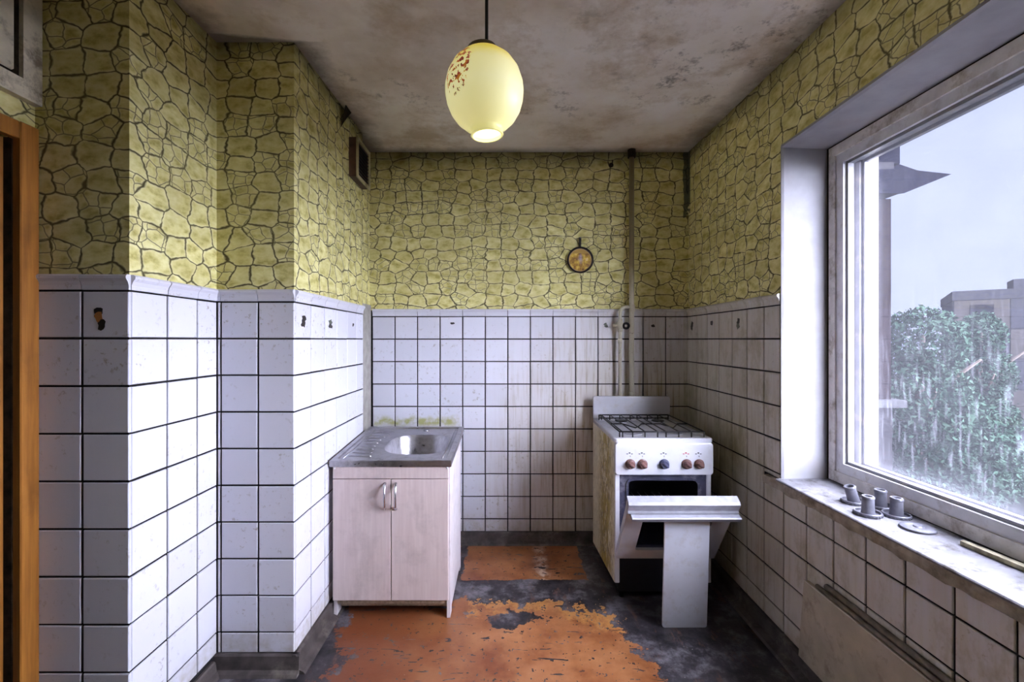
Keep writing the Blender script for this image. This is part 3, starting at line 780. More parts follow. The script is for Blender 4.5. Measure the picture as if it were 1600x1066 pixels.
# wire grate
GX0, GX1, GY0, GY1, GZ = TX0 + 0.030, TX1 - 0.030, TY0 + 0.018, TY1 - 0.045, 0.886
gr = spart('pan_grate', tube([(GX0, GY0, GZ), (GX1, GY0, GZ), (GX1, GY1, GZ), (GX0, GY1, GZ), (GX0, GY0, GZ)], 0.0038, 8), M['black_wire'], None, True)
spart('grate_rod', tube([(GX0 + 0.016, GY0, 0.853), (GX0 + 0.016, GY0, GZ - 0.002), (GX0 + 0.016, GY1, GZ - 0.002), (GX0 + 0.016, GY1, 0.853)], 0.0036, 8), M['black_wire'], gr, True)
for t in (0.0, 0.155, 0.30, 0.45, 0.55, 0.70, 0.85, 1.0):
    xx = GX0 + (GX1 - GX0) * t
    spart('grate_rod', tube([(xx, GY0, 0.853), (xx, GY0, GZ), (xx, GY1, GZ), (xx, GY1, 0.853)], 0.0036, 8), M['black_wire'], gr, True)
spart('grate_rod', tube([(GX0, GY1 - 0.0, 0.866), (GX1, GY1 - 0.0, 0.866)], 0.0036, 8), M['black_wire'], gr, True)
def wavy(y):
    return [(GX0, y, GZ), (GX0 + 0.075, y, GZ), (GX0 + 0.10, y - 0.05, GZ - 0.004), (GX0 + 0.125, y - 0.075, GZ - 0.008), (GX0 + 0.15, y - 0.05, GZ - 0.004), (GX0 + 0.18, y, GZ),
            (GX0 + 0.29, y, GZ), (GX0 + 0.315, y - 0.05, GZ - 0.004), (GX0 + 0.335, y - 0.075, GZ - 0.008), (GX0 + 0.355, y - 0.05, GZ - 0.004), (GX0 + 0.385, y, GZ), (GX1, y, GZ)]
spart('grate_rod', tube(wavy(GY0 + 0.22), 0.0036, 8), M['black_wire'], gr, True)
# oven front and cavity
oi = rrect(TX0 + 0.068, TX1 - 0.068, 0.300, 0.640, 0.03)
oo = []
for (u, v) in oi:
    cu, cv = (TX0 + TX1) / 2, 0.47
    oo.append((TX0 + 0.026 if u < cu - 0.1 else TX1 - 0.026 if u > cu + 0.1 else u, 0.262 if v < cv else 0.669))
spart('oven_front', ring_plate('y', TY0 + 0.004, TY0 + 0.020, rrect(TX0 + 0.024, TX1 - 0.024, 0.255, 0.670, 0.004), oi), M['oven_dark'])
spart('oven_gasket', ring_plate('y', TY0 - 0.003, TY0 + 0.006, rrect(TX0 + 0.060, TX1 - 0.060, 0.292, 0.648, 0.034), rrect(TX0 + 0.072, TX1 - 0.072, 0.304, 0.636, 0.026)), M['oven_dark'])
def cavity():
    bm = bmesh.new(); lp = oi
    L = [[bm.verts.new((u, yv, v)) for u, v in lp] for yv in (TY0 + 0.018, TY0 + 0.48)]
    for i in range(len(lp)):
        j = (i + 1) % len(lp); bm.faces.new((L[0][i], L[1][i], L[1][j], L[0][j]))
    bm.faces.new(L[1]); return bm
spart('oven_cavity', cavity(), M['oven_black'])
for k in range(9):
    xx = TX0 + 0.08 + k * 0.043
    spart('oven_rack_rod', tube([(xx, TY0 + 0.05, 0.42), (xx, TY0 + 0.46, 0.42)], 0.0022, 6), M['aluminium'], None, True)
# lower plinth opening
spart('drawer_recess', box(TX0 + 0.026, TX1 - 0.026, TY0 + 0.030, TY0 + 0.50, 0.040, 0.258), M['oven_black'])
for lx in (TX0 + 0.05, TX1 - 0.05):
    for ly in (TY0 + 0.06, TY1 - 0.06):
        b = lathe([(0, 0), (0.014, 0), (0.012, 0.056), (0, 0.056)], 12); b.transform(Matrix.Translation((lx, ly, 0)))
        spart('foot', b, M['black_wire'], None, True)
# open door
DH = 0.455
th = math.radians(33.5)
R = Matrix.Translation((TX0, TY0 - 0.002, 0.262)) @ Matrix.Rotation(th, 4, 'X')
W = TX1 - TX0
b = ring_plate('y', -0.034, -0.002, rrect(0.0, W, 0.0, DH, 0.008), rrect(0.085, W - 0.085, 0.075, 0.385, 0.012))
bmesh.ops.recalc_face_normals(b, faces=b.faces[:])
b.transform(R)
dr = spart('oven_door', b, M['enamel'])
M['oven_glass'] = None
m = Mat('smoked_oven_glass')
tr_ = m.node('ShaderNodeBsdfTransparent', 0, None, Color=(0.16, 0.16, 0.20))
gl_ = m.node('ShaderNodeBsdfGlossy', 0, None, Color=(0.8, 0.8, 0.9), Roughness=0.06)
M['oven_glass'] = m.done(m.node('ShaderNodeMixShader', 0, None, _0=0.10, _1=tr_, _2=gl_))
b = box(0.078, W - 0.078, -0.020, -0.016, 0.068, 0.392); b.transform(R); spart('door_glass', b, M['oven_glass'], dr)
for zz in (0.17, 0.23):
    b = tube([(0.10, -0.010, zz), (0.30, -0.010, zz + 0.03)], 0.002, 6); b.transform(R); spart('glass_scratch_bar', b, M['aluminium'], dr, True)
b = prism([(-0.034, 0.385), (-0.050, 0.388), (-0.056, 0.402), (-0.048, 0.412), (-0.046, 0.448), (-0.034, 0.455), (0.0, 0.457), (0.0, 0.452), (-0.030, 0.448), (-0.034, 0.44)], 'x', -0.004, W + 0.004); b.transform(R)
spart('door_handle', b, M['aluminium'], dr)
b = prism([(-0.050, 0.378), (-0.084, 0.380), (-0.086, 0.402), (-0.080, 0.404), (-0.050, 0.396)], 'x', 0.010, W + 0.006); b.transform(R)
spart('door_handle_lip', b, M['aluminium'], dr)

# loose drawer front leaning under the door handle
bd = slab_rounded('y', -0.014, 0.0, rrect(-0.106, 0.106, 0.0, 0.532, 0.012), 0.004)
lp_ = autosm(obj('metal_sheet', bd, M['grey_enamel'], None, False, label='loose pale grey stove panel standing upright before the open oven door', category='panel'))
lp_.location = (0.845, 2.152, 0.0)
lp_.rotation_euler = (math.radians(3.6), 0, 0)

# ------------------------------------------------------------------ gas pipe on the back wall
def pipe_mat():
    m = Mat('painted_gas_pipe'); p = m.pos(); x, y, z = m.sep(p)
    up = m.mr(m.math('ADD', z, m.math('MULTIPLY', m.noise(p, 8, 5), 0.25)), 1.72, 2.0)
    c = m.mix(up, (0.54, 0.50, 0.38), (0.21, 0.165, 0.085))
    d = m.ramp(m.noise(p, 30, 5, 0.7), (0.60, 0.0), (0.70, 0.8))
    c = m.mix(d, c, (0.13, 0.085, 0.05))
    return m.done(m.bsdf(c, 0.4, 0, m.bump(d, 0.2, 0.001)))
M['pipe'] = pipe_mat()
PX, PY = 0.826, YB - 0.055
def arc_path(pts, r, n=6):
    out = [Vector(pts[0])]
    for i in range(1, len(pts) - 1):
        a, b, c = Vector(pts[i - 1]), Vector(pts[i]), Vector(pts[i + 1])
        p0 = b + (a - b).normalized() * r; p1 = b + (c - b).normalized() * r
        for k in range(n + 1):
            t = k / n; out.append(p0 * (1 - t) ** 2 + b * 2 * t * (1 - t) + p1 * t * t)
    out.append(Vector(pts[-1])); return out
gp = empty('gas_pipe', (PX, PY, 0.9), label='vertical painted gas pipe with side branch and valve behind the stove', category='pipe')
def gpart(n, b, m, par=None, sm=True): return child_world(obj(n, b, m, None, sm), par or gp)
gpart('riser', tube([(PX, PY, 0.80), (PX, PY, 2.628)], 0.0165, 16), M['pipe'])
bx = PX - 0.079
gpart('branch', tube(arc_path([(PX, PY, 1.585), (bx, PY - 0.01, 1.585), (bx, PY - 0.01, 0.80)], 0.05), 0.0115, 12), M['pipe'])
gpart('elbow', tube([(PX + 0.004, PY - 0.002, 1.555), (PX, PY - 0.004, 1.60)], 0.0195, 16), M['pipe'])
gpart('coupling', tube([(bx, PY - 0.01, 1.345), (bx, PY - 0.01, 1.375)], 0.0155, 8), M['pipe'])
gpart('coupling', tube([(PX, PY, 0.995), (PX, PY, 1.025)], 0.021, 8), M['pipe'])
v_ = gpart('valve_body', lathe([(0, -0.042), (0.017, -0.042), (0.019, -0.022), (0.029, -0.010), (0.029, 0.010), (0.019, 0.022), (0.017, 0.042), (0, 0.042)], 8), M['pipe'])
v_.data.transform(Matrix.Translation((bx, PY - 0.01, 1.463)))
gpart('valve_stem', tube([(bx - 0.046, PY - 0.012, 1.463), (bx + 0.045, PY - 0.016, 1.463)], 0.0125, 8), M['pipe'], v_)
b = lathe([(0.010, -0.008), (0.024, -0.008), (0.024, 0.008), (0.010, 0.008)], 20, close=True)
b.transform(Matrix.Translation((bx + 0.034, PY - 0.030, 1.460)) @ Matrix.Rotation(PI / 2, 4, 'X'))
gpart('valve_wheel', b, M['black_wire'], v_)
gpart('wall_bracket', tube([(PX, PY, 2.20), (PX, YB - 0.001, 2.20)], 0.006, 8), M['pipe'])
gpart('ceiling_sleeve', tube([(PX, PY, 2.575), (PX, PY, 2.627)], 0.026, 14), M['gap'])

# ------------------------------------------------------------------ small pan ornament on the wallpaper
m = Mat('painted_pan_picture'); oc = m.objc(); ox, oy, oz = m.sep(oc)
n = m.noise(oc, 28, 4, 0.6, out=1); nr, ng, nb_ = m.sep(n)
c = m.ramp(m.noise(oc, 32, 4, 0.6), (0.32, (0.10, 0.035, 0.008)), (0.46, (0.42, 0.22, 0.02)), (0.60, (0.72, 0.52, 0.06)), (0.72, (0.80, 0.60, 0.35)))
dv = m.node('ShaderNodeVectorMath', 'Value', {'operation': 'LENGTH'}, _0=m.scale(m.vm('SUBTRACT', oc, (0.004, 0, 0.008)), (1.5, 0, 0.9)))
c = m.mix(m.mr(m.math('ADD', dv, m.math('MULTIPLY', nr, 0.04)), 0.028, 0.052, 0.9, 0.0), c, m.ramp(ng, (0.35, (0.13, 0.10, 0.12)), (0.6, (0.55, 0.45, 0.60))))
c = m.mix(m.math('GREATER_THAN', oz, 0.045), c, (0.45, 0.28, 0.05))
M['pan_pic'] = m.done(m.bsdf(c, 0.4))
M['pan_iron'] = simple('black_iron_rim', (0.020, 0.012, 0.012), 0.45, 0.2, 0.2, 40)
pxx, pzz = (906 - 792) / 231.63, 1.369 + (531 - 407) / 231.63
pan = empty('hanging_pan', (pxx, YB - 0.002, pzz), label='small decorative frying pan with a painted picture hung on the wallpaper', category='wall ornament')
b = lathe([(0.070, 0.0), (0.086, 0.004), (0.089, 0.020), (0.086, 0.024), (0.080, 0.020), (0.076, 0.010), (0.070, 0.008)], 40, close=True)
b.transform(Matrix.Rotation(PI / 2, 4, 'X')); obj('rim', b, M['pan_iron'], pan, True)
b = lathe([(0, 0.009), (0.077, 0.009), (0.079, 0.012), (0.079, 0.004), (0, 0.004)], 40); b.transform(Matrix.Rotation(PI / 2, 4, 'X'))
obj('picture_disc', b, M['pan_pic'], pan)
b = lathe([(0.072, 0.0095), (0.074, 0.0115), (0.0765, 0.0115), (0.077, 0.0095)], 40, close=True); b.transform(Matrix.Rotation(PI / 2, 4, 'X'))
obj('gilt_line', b, simple('gilt_line', (0.55, 0.38, 0.18), 0.4), pan, True)
obj('pan_handle', tube([(0.0, -0.012, 0.083), (-0.002, -0.013, 0.105), (-0.001, -0.013, 0.14), (0, -0.012, 0.153)], [0.005, 0.0075, 0.0085, 0.006], 10), M['pan_iron'], pan, True)
obj('hanging_nail', tube([(0, 0.002, 0.147), (0, -0.024, 0.147)], 0.003, 8), M['aluminium'], pan, True)

# hook near the ceiling
hk = empty('wall_hook', ((955 - 792) / 231.63, YB, 1.369 + (531 - 258) / 231.63), label='small dark hook in the wallpaper near the ceiling beside the gas pipe', category='hook')
b = lathe([(0, 0.0), (0.016, 0.0), (0.014, 0.006), (0, 0.008)], 16); b.transform(Matrix.Rotation(PI / 2, 4, 'X'))
obj('hook_plate', b, M['gap'], hk, True)
obj('hook_arm', tube([(0, 0, 0), (0, -0.028, 0), (0, -0.036, 0.008), (0, -0.036, 0.02)], 0.004, 8), M['gap'], hk, True)

# ------------------------------------------------------------------ ventilation grille box on the duct
vg = empty('vent_grille', (XS, 2.61, 2.38), label='square ventilation grille box with black mesh high on the duct', category='vent')
def vpart(n, b, m, par=None): return child_world(obj(n, b, m), par or vg)
VY0, VY1, VZ0, VZ1 = 2.50, 2.735, 2.275, 2.505
vpart('box', ring_plate('x', XS - 0.002, XS + 0.042, rect(VY0 + 0.006, VY1 - 0.006, VZ0 + 0.006, VZ1 - 0.006), rect(VY0 + 0.03, VY1 - 0.03, VZ0 + 0.03, VZ1 - 0.03)), simple('dark_brown_vent_box', (0.09, 0.045, 0.03), 0.6, 0, 0.2))
vf = vpart('grille_frame', ring_plate('x', XS + 0.042, XS + 0.050, rect(VY0, VY1, VZ0, VZ1), rect(VY0 + 0.022, VY1 - 0.022, VZ0 + 0.018, VZ1 - 0.018)), simple('yellowed_vent_frame', (0.50, 0.45, 0.27), 0.5, 0, 0.12, 20, 0, 0.3, (0.14, 0.10, 0.04), 0.7, 14))
vpart('mesh_backing', box(XS + 0.004, XS + 0.012, VY0 + 0.02, VY1 - 0.02, VZ0 + 0.016, VZ1 - 0.016), M['oven_black'])
for k in range(9):
    zz = VZ0 + 0.035 + k * 0.020
    vpart('slat', box(XS + 0.034, XS + 0.046, VY0 + 0.018, VY1 - 0.018, zz, zz + 0.004), M['oven_black'], vf)

# curled strip of torn wallpaper beside the ceiling over the duct
b = bmesh.new()
for i, (yy, out, zz) in enumerate([(2.30, 0.0, 2.59), (2.33, 0.022, 2.565), (2.37, 0.034, 2.535), (2.40, 0.028, 2.50)]):
    pass
cur = [(2.36, 2.60), (2.44, 2.60), (2.41, 2.54), (2.37, 2.49)]
b = prism(cur, 'x', XS + 0.004, XS + 0.007)
for v in b.verts:
    if v.co.z > 2.58: v.co.x += 0.030
tw = obj('torn_wallpaper', b, M['gap'], wall_duct)

# ------------------------------------------------------------------ worn decals on the top tile row
def decal(parent, face, plane, u, z, w, h, seed, mats):
    rng = random.Random(seed)
    for k, mt in enumerate(mats):
        bm = bmesh.new(); n = 11
        du, dz = (rng.uniform(-0.2, 0.2) * w, (0.25 - 0.42 * k) * h)
        pts = []
        for i in range(n):
            a = 2 * PI * i / n; rr = rng.uniform(0.30, 0.62)
            pts.append((du + math.cos(a) * rr * w, dz + math.sin(a) * rr * h * 0.7))
        loc = []
        for (a, c_) in pts:
            if face == '-y': loc.append((u + a, plane, z + c_))
            else: loc.append((plane, u + a, z + c_))
        nrm = {'-y': Vector((0, -1, 0)), '+x': Vector((1, 0, 0)), '-x': Vector((-1, 0, 0))}[face]
        off0, off1 = nrm * 0.0052, nrm * (0.0060 + 0.0003 * k)
        A = [bm.verts.new(Vector(p_) + off0) for p_ in loc]; B = [bm.verts.new(Vector(p_) + off1) for p_ in loc]
        for i in range(n): bm.faces.new((A[i], A[(i + 1) % n], B[(i + 1) % n], B[i]))
        bm.faces.new(B)
        obj('worn_decal', bm, mt, parent)
D1 = simple('black_decal_print', (0.018, 0.013, 0.012), 0.5)
D2 = simple('orange_decal_print', (0.42, 0.17, 0.05), 0.5)
D3 = simple('grey_green_decal_print', (0.12, 0.13, 0.10), 0.5)
decal(wall_pier, '-y', YA, -1.287, 1.447, 0.030, 0.050, 4, [D1, D2, D1])
decal(wall_duct, '+x', XS, 1.935, 1.445, 0.045, 0.045, 5, [D1, D1])
decal(wall_duct, '+x', XS, 2.235, 1.445, 0.045, 0.045, 8, [D3, D1])
decal(wall_duct, '+x', XS, 2.56, 1.446, 0.030, 0.030, 11, [D1])
decal(wall_back, '-y', YB, -0.362, 1.472, 0.030, 0.026, 21, [D1])
decal(wall_back, '-y', YB, 0.668, 1.466, 0.026, 0.032, 31, [D3, D3])
decal(wall_back, '-y', YB, 0.986, 1.456, 0.030, 0.026, 41, [D1])
decal(wall_right, '-x', XR, 2.958, 1.458, 0.035, 0.055, 51, [D1, D1])
decal(wall_right, '-x', XR, 2.672, 1.455, 0.035, 0.050, 61, [D1])
decal(wall_right, '-x', XR, 2.367, 1.450, 0.035, 0.050, 71, [D1, D3])

# ------------------------------------------------------------------ pendant lamp
LY = 1.25
lx, lz = (757 - 792) * LY / F, 1.369 + (531 - 143) * LY / F
lamp = empty('pendant_lamp', (lx, LY, lz), label='lit egg-shaped yellow glass pendant lamp with painted flowers', category='lamp')
lamp.rotation_euler = (0, math.radians(-3.5), 0)
m = Mat('lit_yellow_lamp_glass')
oc = m.objc(); ox, oy, oz = m.sep(oc)
base = m.ramp(m.mr(m.math('ADD', oz, m.math('MULTIPLY', m.noise(oc, 14, 3), 0.03)), -0.13, 0.15), (0.0, (0.72, 0.66, 0.26)), (0.45, (0.84, 0.80, 0.48)), (0.66, (0.84, 0.78, 0.42)), (0.80, (0.76, 0.60, 0.10)), (1.0, (0.66, 0.46, 0.05)))
def petal_field(cx, cy, cz, rad):
    dvec = m.vm('SUBTRACT', oc, (cx, cy, cz))
    ln = m.node('ShaderNodeVectorMath', 'Value', {'operation': 'LENGTH'}, _0=m.scale(dvec, (1.0, 1.0, 0.62)))
    return m.mr(m.math('ADD', ln, m.math('MULTIPLY', m.noise(oc, 40, 3), 0.03)), rad, rad + 0.012, 1.0, 0.0)
fm = m.math('MAXIMUM', petal_field(-0.070, -0.078, 0.036, 0.056), petal_field(0.104, -0.036, 0.0, 0.012))
pet = m.mr(m.vor(oc, 95, 'DISTANCE_TO_EDGE'), 0.05, 0.14, 1.0, 0.0)
pc1 = m.math('GREATER_THAN', m.noise(oc, 75, 3), 0.53)
fcol = m.ramp(m.noise(oc, 45, 3), (0.40, (0.10, 0.030, 0.012)), (0.52, (0.30, 0.05, 0.04)), (0.60, (0.45, 0.17, 0.02)), (0.70, (0.10, 0.10, 0.02)))
fl = m.math('MULTIPLY', fm, m.math('MULTIPLY', m.math('MAXIMUM', pet, 0.5), pc1))
fl = m.mr(fl, 0.2, 0.5)
base = m.mix(fl, base, fcol)
em = m.mix(1.0, base, (0.95, 0.95, 0.80), 'MULTIPLY')
M['lamp_glass'] = m.done(m.bsdf(base, 0.35, 0, None, 0.3, em, 0.60, 0.0))
prof_o = [(r_, z_ * 0.86) for r_, z_ in [(0.038, 0.123), (0.060, 0.112), (0.083, 0.088), (0.099, 0.057), (0.1075, 0.020), (0.1085, -0.005), (0.105, -0.035), (0.096, -0.065), (0.081, -0.092), (0.062, -0.112), (0.047, -0.121), (0.043, -0.127), (0.0435, -0.136), (0.0455, -0.141), (0.043, -0.144)]]
prof_i = [(r - 0.004, z) for r, z in prof_o[::-1]]
obj('shade', lathe(prof_o + prof_i, 48, close=True), M['lamp_glass'], lamp, True)
M['lamp_cap'] = simple('dark_bronze_lamp_cap', (0.10, 0.070, 0.030), 0.45, 0.3, 0.2, 40)
obj('lamp_cap', lathe([(0, 0.129), (0.010, 0.129), (0.030, 0.126), (0.041, 0.119), (0.0445, 0.109), (0.0445, 0.101), (0.036, 0.099), (0, 0.099)], 32), M['lamp_cap'], lamp, True)
m = Mat('lit_bulb'); M['bulb'] = m.done(m.node('ShaderNodeEmission', 0, None, Color=(1.0, 0.96, 0.88), Strength=9.0))
obj('bulb', lathe([(0, -0.100), (0.018, -0.096), (0.034, -0.078), (0.038, -0.055), (0.030, -0.020), (0.016, 0.030), (0.012, 0.100), (0, 0.100)], 20), M['bulb'], lamp, True)
rod = tube([(0, 0, 0.124), (0, 0, ceil_z(LY) - lz + 0.004)], 0.0046, 12)
ro = obj('hanging_rod', rod, simple('black_lamp_rod', (0.018, 0.015, 0.012), 0.5), lamp, True)
ro.rotation_euler = (0, math.radians(3.5), 0)
ro.location = (0.006, 0, 0)
cano = obj('ceiling_cup', lathe([(0, 0.0), (0.045, 0.0), (0.040, -0.03), (0.015, -0.045), (0, -0.045)], 24), M['lamp_cap'], lamp, True)
cano.rotation_euler = (0, math.radians(3.5), 0)
hz = ceil_z(LY) - lz
cano.location = (0.006 + math.sin(math.radians(3.5)) * hz, 0, math.cos(math.radians(3.5)) * hz)

# ------------------------------------------------------------------ heating panel and pipes under the window
M['heat_panel'] = simple('dirty_beige_panel', (0.47, 0.415, 0.33), 0.6, 0, 0.10, 9, 0.2, 0.3, (0.20, 0.14, 0.09), 0.6, 13)
m = None
hp = empty('radiant_heater', (1.2, 1.3, 0.08), label='dirty beige flat heating panel low on the wall under the window sill', category='panel')
def hpart(n, b, mt): return child_world(obj(n, b, mt), hp)
hpart('front_slab', prism([(1.840, 0.078), (0.55, 0.078), (0.55, 0.402), (1.806, 0.402)], 'x', 1.192, 1.213), M['heat_panel'])
hpart('top_edge', prism([(1.805, 0.402), (0.55, 0.402), (0.55, 0.406), (1.805, 0.406)], 'x', 1.191, 1.1955), simple('chipped_white_edge', (0.68, 0.64, 0.58), 0.5, 0, 0.1, 30, 0, 0.3, (0.25, 0.2, 0.15), 0.5, 20))
M['grimy_pipe'] = simple('grimy_brown_pipe', (0.20, 0.165, 0.125), 0.5, 0, 0.3, 25, 0.2, 0.3, (0.06, 0.045, 0.03), 0.7, 12)
for nm, x_, z_, r_, y_, lb in (('heating_pipe', 1.203, 0.414, 0.0085, 1.745, 'thin lower heating pipe running along the top of the beige panel'), ('heating_pipe', 1.207, 0.436, 0.0105, 1.700, 'upper grimy heating pipe against the tiles under the window sill')):
    b = tube([(x_, y_, z_), (x_, 0.5, z_)], r_, 12)
    obj(nm, b, M['grimy_pipe'], None, True, label=lb, category='pipe', group='heating pipes under the window')

# ------------------------------------------------------------------ things on the sill
M['cast_al'] = simple('grey_cast_aluminium', (0.17, 0.17, 0.205), 0.45, 0.35, 0.14, 40, 0.15, 0.5, (0.16, 0.15, 0.16), 0.6, 40)
def burner_head(x, y, s, tilt, label):
    e_ = empty('gas_burner', (x, y, 0.7535), label=label, category='burner part', group='cast aluminium burner heads on the sill')
    dish = lathe([(0, 0.003), (0.034, 0.003), (0.0365, 0.011), (0.0395, 0.0115), (0.0415, 0.009), (0.0405, 0.0), (0, 0.0)], 36)
    d_ = autosm(obj('dish', dish, M['cast_al'], e_), 40)
    for k in range(24):
        a = 2 * PI * k / 24
        bt = box(-0.0015, 0.0015, -0.0016, 0.0016, 0.001, 0.006)
        bt.transform(Matrix.Rotation(a, 4, 'Z') @ Matrix.Translation((0.0417, 0, 0)))
        if k == 0: tm = None
        obj('tooth', bt, M['cast_al'], d_)
    tb = lathe([(0.0205, 0.003), (0.0185, 0.030), (0.0180, 0.056), (0.0195, 0.057), (0.0195, 0.063), (0.0180, 0.065), (0.0135, 0.065), (0.0130, 0.060), (0.0130, 0.004)], 28, close=True)
    t_ = autosm(obj('tube', tb, M['cast_al'], e_), 40)
    t_.rotation_euler = (0, tilt, 0)
    e_.scale = (s, s, s)
    return e_
burner_head(1.272, 1.585, 1.0, 0.0, 'grey burner head standing nearest the sill edge, left of the front two')
burner_head(1.357, 1.568, 1.0, 0.03, 'grey burner head standing beside the flat burner cap')
burner_head(1.312, 1.700, 1.0, -0.28, 'grey burner head with tilted tube closest to the window corner')
burner_head(1.372, 1.652, 1.0, 0.0, 'grey burner head standing at the back against the window frame')
cap_o = autosm(obj('burner_disc', lathe([(0, 0.010), (0.010, 0.010), (0.013, 0.007), (0.020, 0.007), (0.024, 0.009), (0.034, 0.009), (0.046, 0.006), (0.047, 0.002), (0.040, 0.0), (0, 0.0)], 40), M['cast_al'], None, False, label='round flat grey burner cap lying on the sill', category='burner part'), 40)
cap_o.location = (1.335, 1.462, 0.7545)
wsl = obj('wood_sliver', prism([(1.355, 1.345), (1.372, 1.352), (1.398, 1.10), (1.396, 1.02), (1.380, 1.02), (1.372, 1.10)], 'z', 0.7560, 0.768), simple('split_weathered_wood', (0.42, 0.38, 0.26), 0.8, 0, 0.25, 40, 0.4, 0.2, (0.10, 0.07, 0.04), 0.7, 15), None, False, label='split weathered wooden strip lying along the window frame on the sill', category='wood strip')

# ------------------------------------------------------------------ outside: glazed balcony, trees, apartment block
M['balc_wood'] = wood_material('weathered_balcony_boards', (0.007, 0.0045, 0.0055), (0.013, 0.0085, 0.0095), 'z', 0.4, 0.9, 0.1, 0.0)
M['balc_metal'] = simple('grey_violet_sheet_metal', (0.003, 0.003, 0.0075), 0.9, 0, 0.1, 6, spec=0.0)
M['balc_pale'] = simple('pale_concrete_parapet', (0.022, 0.021, 0.024), 0.8, 0, 0.08, 8, spec=0.0)
BY = 3.42
bal = empty('balcony', (2.4, BY, -1.2), label='neighbouring balcony with brown boards and sheet metal canopy', category='balcony')
def bpart(n, b, mt, par=None): return child_world(obj(n, b, mt), par or bal)
bpart('parapet', box(1.75, 2.93, BY, BY + 1.4, -1.2, 0.86), M['balc_pale'])
bpart('parapet_ledge', box(1.75, 2.99, BY - 0.06, BY + 1.45, 0.86, 0.915), simple('white_ledge', (0.05, 0.05, 0.055), 0.6, spec=0.0))
for x0, x1 in ((1.80, 2.10), (2.12, 2.40), (2.42, 2.56), (2.59, 2.68)):
    bpart('board', box(x0, x1, BY + 0.03, BY + 0.08, 0.915, 2.42), M['balc_wood'])
bpart('glazing_frame', box(2.69, 2.77, BY + 0.02, BY + 0.09, 0.915, 2.42), simple('pale_frame', (0.025,0.023,0.026), 0.6, spec=0.0))
bpart('glazing_rail', box(2.0, 2.77, BY + 0.01, BY + 0.03, 1.98, 2.03), simple('pale_frame_rail', (0.03,0.03,0.034), 0.6, spec=0.0))
bpart('corner_post', box(2.78, 2.92, BY, BY + 0.14, 0.915, 2.44), M['balc_wood'])
for k in range(4):
    bpart('board', box(2.86, 2.92, BY + 0.16 + k * 0.3, BY + 0.44 + k * 0.3, 0.915, 2.44), M['balc_wood'])
# canopy: sloping sheet from the facade out past the post
b = bmesh.new()
vs = [(1.75, BY - 0.10, 2.45), (2.93, BY - 0.10, 2.45), (3.33, BY - 0.05, 2.61), (3.33, BY + 1.5, 2.61), (1.75, BY + 1.5, 2.62), (1.75, BY - 0.10, 2.62), (2.93, BY - 0.10, 2.63)]
V = [b.verts.new(v) for v in vs]
for f in ((0, 1, 6, 5), (1, 2, 6), (5, 6, 2, 3, 4), (0, 4, 3, 2, 1)):
    b.faces.new([V[i] for i in f])
bpart('canopy', b, M['balc_metal'])
b = prism([(2.55, 2.63), (3.05, 2.82), (3.33, 2.615)], 'y', BY + 0.0, BY + 1.4)
bpart('canopy_ridge', prism([(2.78, 2.62), (2.92, 2.76), (3.345, 2.615)], 'y', BY + 0.05, BY + 1.4), M['balc_metal'])
bpart('upper_slab', box(1.75, 2.97, BY - 0.02, BY + 1.4, 2.70, 3.35), M['balc_metal'])
bpart('slab_band', box(1.75, 2.90, BY - 0.05, BY + 1.4, 2.62, 2.70), M['balc_pale'])
fac = structure('wall_outside', box(1.60, 1.74, YB + 0.12, BY + 4, -9, 4.2), M['balc_pale'], label='outer facade of the building beyond the window', category='wall')

grd = structure('ground', box(-5, 140, -60, 160, -12.2, -12.0), simple('wet_grass_and_asphalt', (0.016, 0.019, 0.016), 0.9, 0, 0.3, 0.4, spec=0.0), label='wet grass and asphalt far below the window', category='ground')

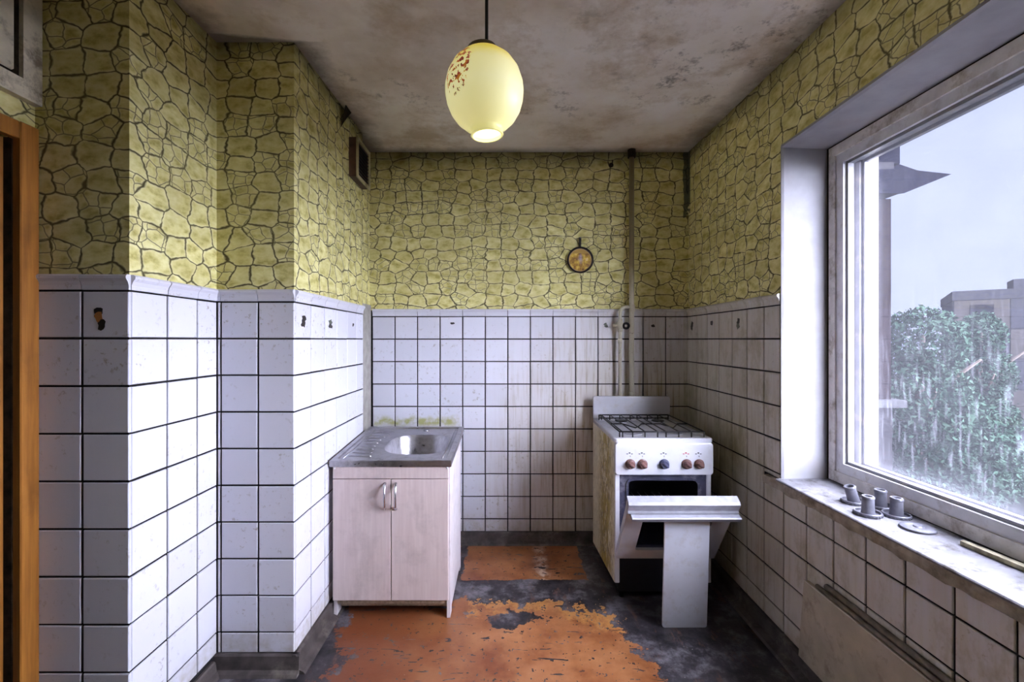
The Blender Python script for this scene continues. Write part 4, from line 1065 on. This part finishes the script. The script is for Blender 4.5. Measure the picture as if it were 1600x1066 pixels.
# trees with leaf-card crowns made of small solid leaves
m = Mat('summer_leaves'); p = m.pos()
M['leaf'] = m.done(m.bsdf(m.ramp(m.noise(p, 1.1, 5), (0.3, (0.020, 0.045, 0.030)), (0.7, (0.050, 0.080, 0.058))), 0.9, 0, None, 0.0))
M['bark'] = simple('grey_brown_bark', (0.10, 0.075, 0.06), 0.9, 0, 0.25, 4)
def px(x, y, Y):
    return Vector(((x - 792) * Y / F, Y, 1.369 + (531 - y) * Y / F))
def tree(x, ytop, Y, lobes, seed, label, n=5200):
    rng = random.Random(seed)
    c = px(x, ytop, Y)
    e_ = empty('tree', (c.x, c.y, -12), label=label, category='tree', group='trees outside the window')
    verts, faces = [], []
    tot = sum(r[3] * r[4] for r in lobes)
    for (lx_, ly_, lz_, rx, rz) in lobes:
        for k in range(int(n * rx * rz / tot)):
            while True:
                d = Vector((rng.uniform(-1, 1), rng.uniform(-1, 1), rng.uniform(-1, 1)))
                if 0.25 < d.length < 1: break
            d = d.normalized() * (d.length ** 0.4)
            pnt = c + Vector((lx_ + d.x * rx * rng.uniform(0.8, 1.08), ly_ + d.y * rx, lz_ + d.z * rz * rng.uniform(0.8, 1.1)))
            s = rng.uniform(0.055, 0.12)
            a = Vector((rng.gauss(0, 1), rng.gauss(0, 1), rng.gauss(0, 1))).normalized()
            b_ = a.cross(Vector((rng.gauss(0, 1), rng.gauss(0, 1), rng.gauss(0, 1)))).normalized()
            i = len(verts)
            nn = a.cross(b_)
            verts += [pnt - a * s, pnt + b_ * s * 0.5 + nn * s * 0.15, pnt + a * s, pnt - b_ * s * 0.5 + nn * s * 0.15]
            faces.append((i, i + 1, i + 2, i + 3))
    me = bpy.data.meshes.new('crown'); me.from_pydata([tuple(v - Vector((c.x, c.y, -12))) for v in verts], [], faces); me.materials.append(M['leaf'])
    o = bpy.data.objects.new('crown', me); COL.objects.link(o); o.parent = e_
    zt = c.z - min(l[2] for l in lobes) * -1
    top = c.z + 12
    obj('trunk', tube([(0, 0, 0), (0.1, 0.05, top * 0.4), (0.0, 0.1, top * 0.75), (0.05, 0.0, top - 0.8)], [0.28, 0.22, 0.15, 0.05], 10), M['bark'], e_, True)
    for k in range(6):
        a = k * 1.05
        z_ = top * (0.45 + 0.07 * k)
        obj('branch', tube([(0, 0.05, z_), (math.cos(a) * 0.7, math.sin(a) * 0.7, z_ + 0.6), (math.cos(a) * 1.4, math.sin(a) * 1.4, z_ + 1.3)], [0.10, 0.07, 0.03], 8), M['bark'], e_, True)
    return e_
tree(1440, 486, 15.0, [(0, 0, -1.1, 1.2, 1.2), (-0.3, 0, -3.0, 1.6, 1.6), (0.6, 0, -4.6, 1.9, 1.9), (-0.6, 0, -6.6, 1.9, 2.0)], 1, 'tall green tree outside the window nearest the balcony', 26000)
tree(1532, 492, 20.5, [(0, 0, -1.0, 0.9, 1.1), (0.0, 0, -2.8, 1.2, 1.4), (-0.3, 0, -4.8, 1.5, 1.7), (0, 0, -6.8, 1.6, 1.8)], 2, 'narrow green tree outside in front of the pale apartment block', 18000)

M['panel_a'] = simple('pale_panel_concrete', (0.045, 0.045, 0.055), 0.85, 0, 0.06, 0.5, spec=0.0)
M['panel_b'] = simple('cream_panel_concrete', (0.070, 0.063, 0.060), 0.85, 0, 0.06, 0.5, spec=0.0)
M['pane_far'] = simple('far_window_glass', (0.018, 0.018, 0.024), 0.4, 0, 0.1, 0.5, spec=0.0)
def block(name, label, p0, width, depth, ztop, rot, mats, floors, cols):
    e_ = empty(name, (p0.x, p0.y, -12), label=label, category='building')
    e_.rotation_euler = (0, 0, rot)
    H = ztop + 12
    obj('wall', box(0, width, 0, depth, 0, H), M['panel_a'], e_)
    obj('parapet', box(-0.1, width + 0.1, -0.12, depth, H, H + 0.9), M['panel_a'], e_)
    obj('roof_hut', box(width * 0.16, width * 0.16 + 2.2, 1.5, 4.5, H + 0.9, H + 1.9), M['panel_a'], e_)
    fh = 2.8; cw = width / cols
    for r in range(floors):
        z1 = H - r * fh; z0 = z1 - fh + 0.06
        for k in range(cols):
            pn = obj('facade_panel', box(k * cw + 0.03, (k + 1) * cw - 0.03, -0.14, 0.0, z0, z1 - 0.06), mats[(r + (k % 3 == 0)) % 2], e_)
            w_ = obj('window', box(k * cw + cw * 0.3, k * cw + cw * 0.72, -0.18, -0.13, z0 + 0.85, z0 + 2.25), M['pane_far'], pn)
    return e_
block('apartment_block', 'pale panel apartment block with flat roof beyond the trees', px(1490, 455, 44), 26, 12, px(1490, 470, 44).z, math.radians(-40), (M['panel_a'], M['panel_b']), 5, 7)
